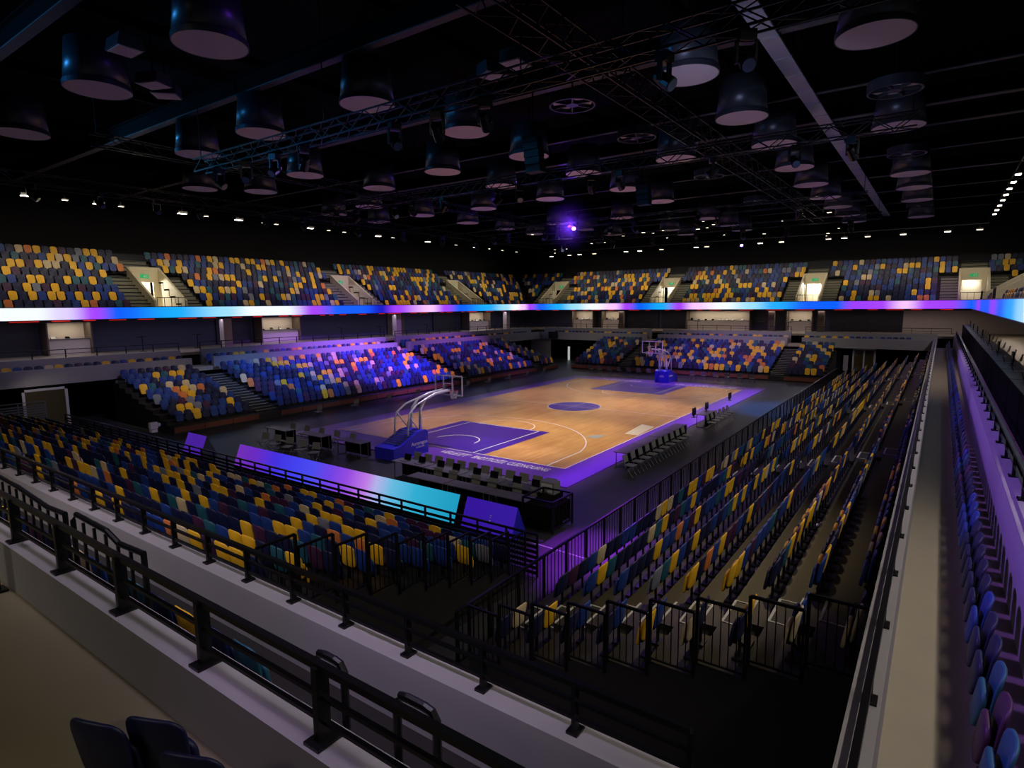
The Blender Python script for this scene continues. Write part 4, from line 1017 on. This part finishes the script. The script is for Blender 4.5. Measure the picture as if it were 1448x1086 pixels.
# pipes carrying the floodlights
for p,q,lab in (((-24,-30,14.1),(-24,30,14.1),'left'),((-24,33,13.77),(23,33,13.77),'far'),((23.2,-10,14.72),(23.2,32,14.72),'right')):
    t=thing('light_bar','dark pipe carrying floodlights above the %s upper tier'%lab,'pipe',p); b=MB(); b.bar(p,q,.06); b.build('pipe',M['truss'],t)
    P,Q=Vector(p),Vector(q)
    for k in range(9):
        c=P+(Q-P)*k/8; b=MB(); b.bar(c,Vector((c.x,c.y,18)),.03); b.build('hanger',M['truss'],t)

# ------------------------------------------------------------------ lights
def area(name,loc,target,sx,sy,e,col,spread=PI):
    d=bpy.data.lights.new(name,'AREA'); d.shape='RECTANGLE'; d.size=sx; d.size_y=sy; d.energy=e; d.color=col; d.spread=spread
    o=bpy.data.objects.new(name,d); C.objects.link(o); o.location=loc
    v=(Vector(target)-Vector(loc)).normalized()
    return o,v
def aim(o,v,along):
    """local -Z to v, local X along the given axis"""
    z=-v; x=Vector(along); x=(x-z*x.dot(z)).normalized(); y=z.cross(x)
    o.matrix_world=Matrix(((x.x,y.x,z.x,o.location.x),(x.y,y.y,z.y,o.location.y),(x.z,y.z,z.z,o.location.z),(0,0,0,1)))
WARM=(1,.86,.66)
o,v=area('tier_wash_left',(-22.5,2,13.9),(-29,2,8.2),62,.3,760,WARM,1.7); aim(o,v,(0,1,0))
o,v=area('tier_wash_far',(0,30,13.7),(0,36,8.4),48,.3,560,WARM,1.7); aim(o,v,(1,0,0))
o,v=area('tier_wash_right',(26.28,-3,14),(21.5,-3,5),62,.3,1500,(1,.9,.78),2.2); aim(o,v,(0,1,0))
def spot(name,loc,target,e,col,ang,blend=.6,r=.25):
    d=bpy.data.lights.new(name,'SPOT'); d.energy=e; d.color=col; d.spot_size=math.radians(ang); d.spot_blend=blend; d.shadow_soft_size=r
    o=bpy.data.objects.new(name,d); C.objects.link(o); o.location=loc
    v=(Vector(target)-Vector(loc)).normalized(); aim(o,v,(1,0,.01)); return o
CW=(1,.88,.72)
for x,y,tx,ty,e in ((5,-8.6,3.5,-9,7200),(-5,-8.6,-3,-8,4200),(5,6,3.5,0,7000),(-8.4,4,-3,3,4600),(5,17.6,3,11,4400),(-5,17.6,-3,11,3500)):
    spot('court_light',(x,y,12.9),(tx,ty,0),e,CW,58,.9)
VI=(.30,.12,1.0)
spot('violet_spot_left_stand',(-8.4,1.5,12.9),(-18.8,-1,1.8),32000,(.36,.13,1),58,.8)
spot('violet_spot_left_stand_b',(-9,14.5,12.9),(-18.6,13,1.9),9000,(.5,.15,1),50,.8)
spot('violet_spot_left_parapet',(-9,-2,12.7),(-22.5,3,3.6),8000,(.36,.15,1),66,.9)
spot('violet_spot_far_hoop',(2.6,8,12.7),(.8,16.5,0),5200,(.36,.1,1),36,.7)
spot('violet_spot_floor',(10,-12,12.7),(12.5,-21.3,0),26000,(.36,.03,1),15,.9)
o,v=area('violet_wash_right_parapet',(10.8,-12,13.9),(21.2,-12,3.8),44,.15,150,(.36,.15,1),.15); aim(o,v,(0,1,0))
spot('violet_spot_right_stand',(6,-4,12.7),(17,-14,2),2600,(.35,.14,1),50,.9)
spot('court_light',(1,-9,12.9),(3.0,-15.0,0),6000,(.86,.74,1),44,.9)
o,v=area('unseen_parapet_fill',(12,-33.2,7.0),(12,-31.75,3.2),12,.2,44,(.88,.76,1),1.35); aim(o,v,(1,0,0))  # added fill with no fixture, brightens the near front parapet
o,v=area('violet_apron_wash',(10.8,-1,13.9),(8.5,-1,0),31,.2,240,(.55,.24,1),.2); aim(o,v,(0,1,0))
spot('left_parapet_fill',(-8,-20.5,13),(-21.8,-20,3.5),1500,(.72,.62,1),46,.9)  # pale fill added to lift the dark near end of this parapet
spot('violet_spot_far_stand',(-1,10,12.7),(2,25,1.6),5200,(.34,.12,1),46,.9)
spot('violet_spot_near_stand',(0,-9,12.7),(0,-29,2),2600,(.35,.2,1),70,.9)
spot('violet_spot_near_parapet',(15.5,-34.4,9.4),(16.4,-31.75,3.0),190,(.62,.36,1),46,.9)
spot('blue_spot_floor',(7,10,12.7),(12.2,6.5,0),15000,(.05,.25,1),34,.8)
spot('blue_spot_left_stand',(-8,-9,12.7),(-18,-10.5,1.7),9000,(.2,.36,1),40,.9)
spot('warm_key_left_stand',(-9,-20,13),(-17.5,-16.5,1.5),2600,CW,38,.9)
spot('warm_key_far_stand',(4,17,13),(4,26,1.8),2500,CW,80,.9)
spot('warm_key_far_stand_b',(-12,17,13),(-12,26,1.8),1500,CW,70,.9)
spot('warm_key_right_stand',(15.5,-13.5,13),(16.1,-22.2,1.2),2000,(1,.74,.4),34,.9)
spot('warm_key_right_rows',(20,2,14),(16.5,4,1.5),1000,(1,.82,.6),110,.9)
spot('pale_spot_apron',(-6,-9,12.7),(-8.2,-9.5,0),900,(.5,.7,1),12,.9)
spot('soft_key_near_stand',(4,-41,15),(3,-27,2),2600,(1,.86,.7),84,.9,.6)
spot('soft_key_near_corner',(12,-43,13),(14,-33.5,3.6),600,(1,.9,.78),90,.9,.8)
spot('tunnel_door_fill',(-20,-24,2.5),(-22,-23.3,.8),15,(1,.9,.7),150,.5,.2)  # fill added without a fixture, lifts the glass door under the left parapet
o,v=area('concourse_left_glow',(-26.8,2,6.05),(-27,2,3),60,.25,420,(.66,.6,1),PI); aim(o,v,(0,1,0))
o,v=area('concourse_far_glow',(-1,34.6,6.05),(-1,34.6,3),46,.25,320,(.95,.78,.8),PI); aim(o,v,(1,0,0))
o,v=area('concourse_right_glow',(24.8,4,6.05),(24.8,4,3),56,.25,380,(1,.82,.72),PI); aim(o,v,(0,1,0))
spot('violet_spot_far_concourse',(20.5,22,12),(20.5,37.5,5),1400,(.5,.12,1),30,.9)
def point(loc,e,col,r=.3):
    d=bpy.data.lights.new('roof_glow','POINT'); d.energy=e; d.color=col; d.shadow_soft_size=r
    o=bpy.data.objects.new('roof_glow',d); C.objects.link(o); o.location=loc
point((-3.75,5.9,13.0),420,(.16,.03,1),.15)
spot('cyan_roof_spot',(-12,-37,14.4),(3,-23,14.9),2800,(.05,.4,1),46,.8)
spot('cyan_roof_spot_b',(-22,-27,14.4),(-3,-17,14.8),2400,(.06,.45,1),44,.8)
spot('violet_roof_spot',(9,-23,14.2),(-3,-26.6,14.6),110,(.3,.05,1),70,.8)
spot('pale_roof_spot',(14,-24,10),(15,-8,15.4),900,(.6,.65,1),46,.8)

w=bpy.data.worlds.new('world'); bpy.context.scene.world=w; w.use_nodes=True
w.node_tree.nodes['Background'].inputs[0].default_value=(.012,.012,.02,1); w.node_tree.nodes['Background'].inputs[1].default_value=.3
vs=bpy.context.scene.view_settings; vs.view_transform='Standard'; vs.look='None'; vs.exposure=0; vs.gamma=1
for o in bpy.data.objects:
    if '_o' in o: del o['_o']
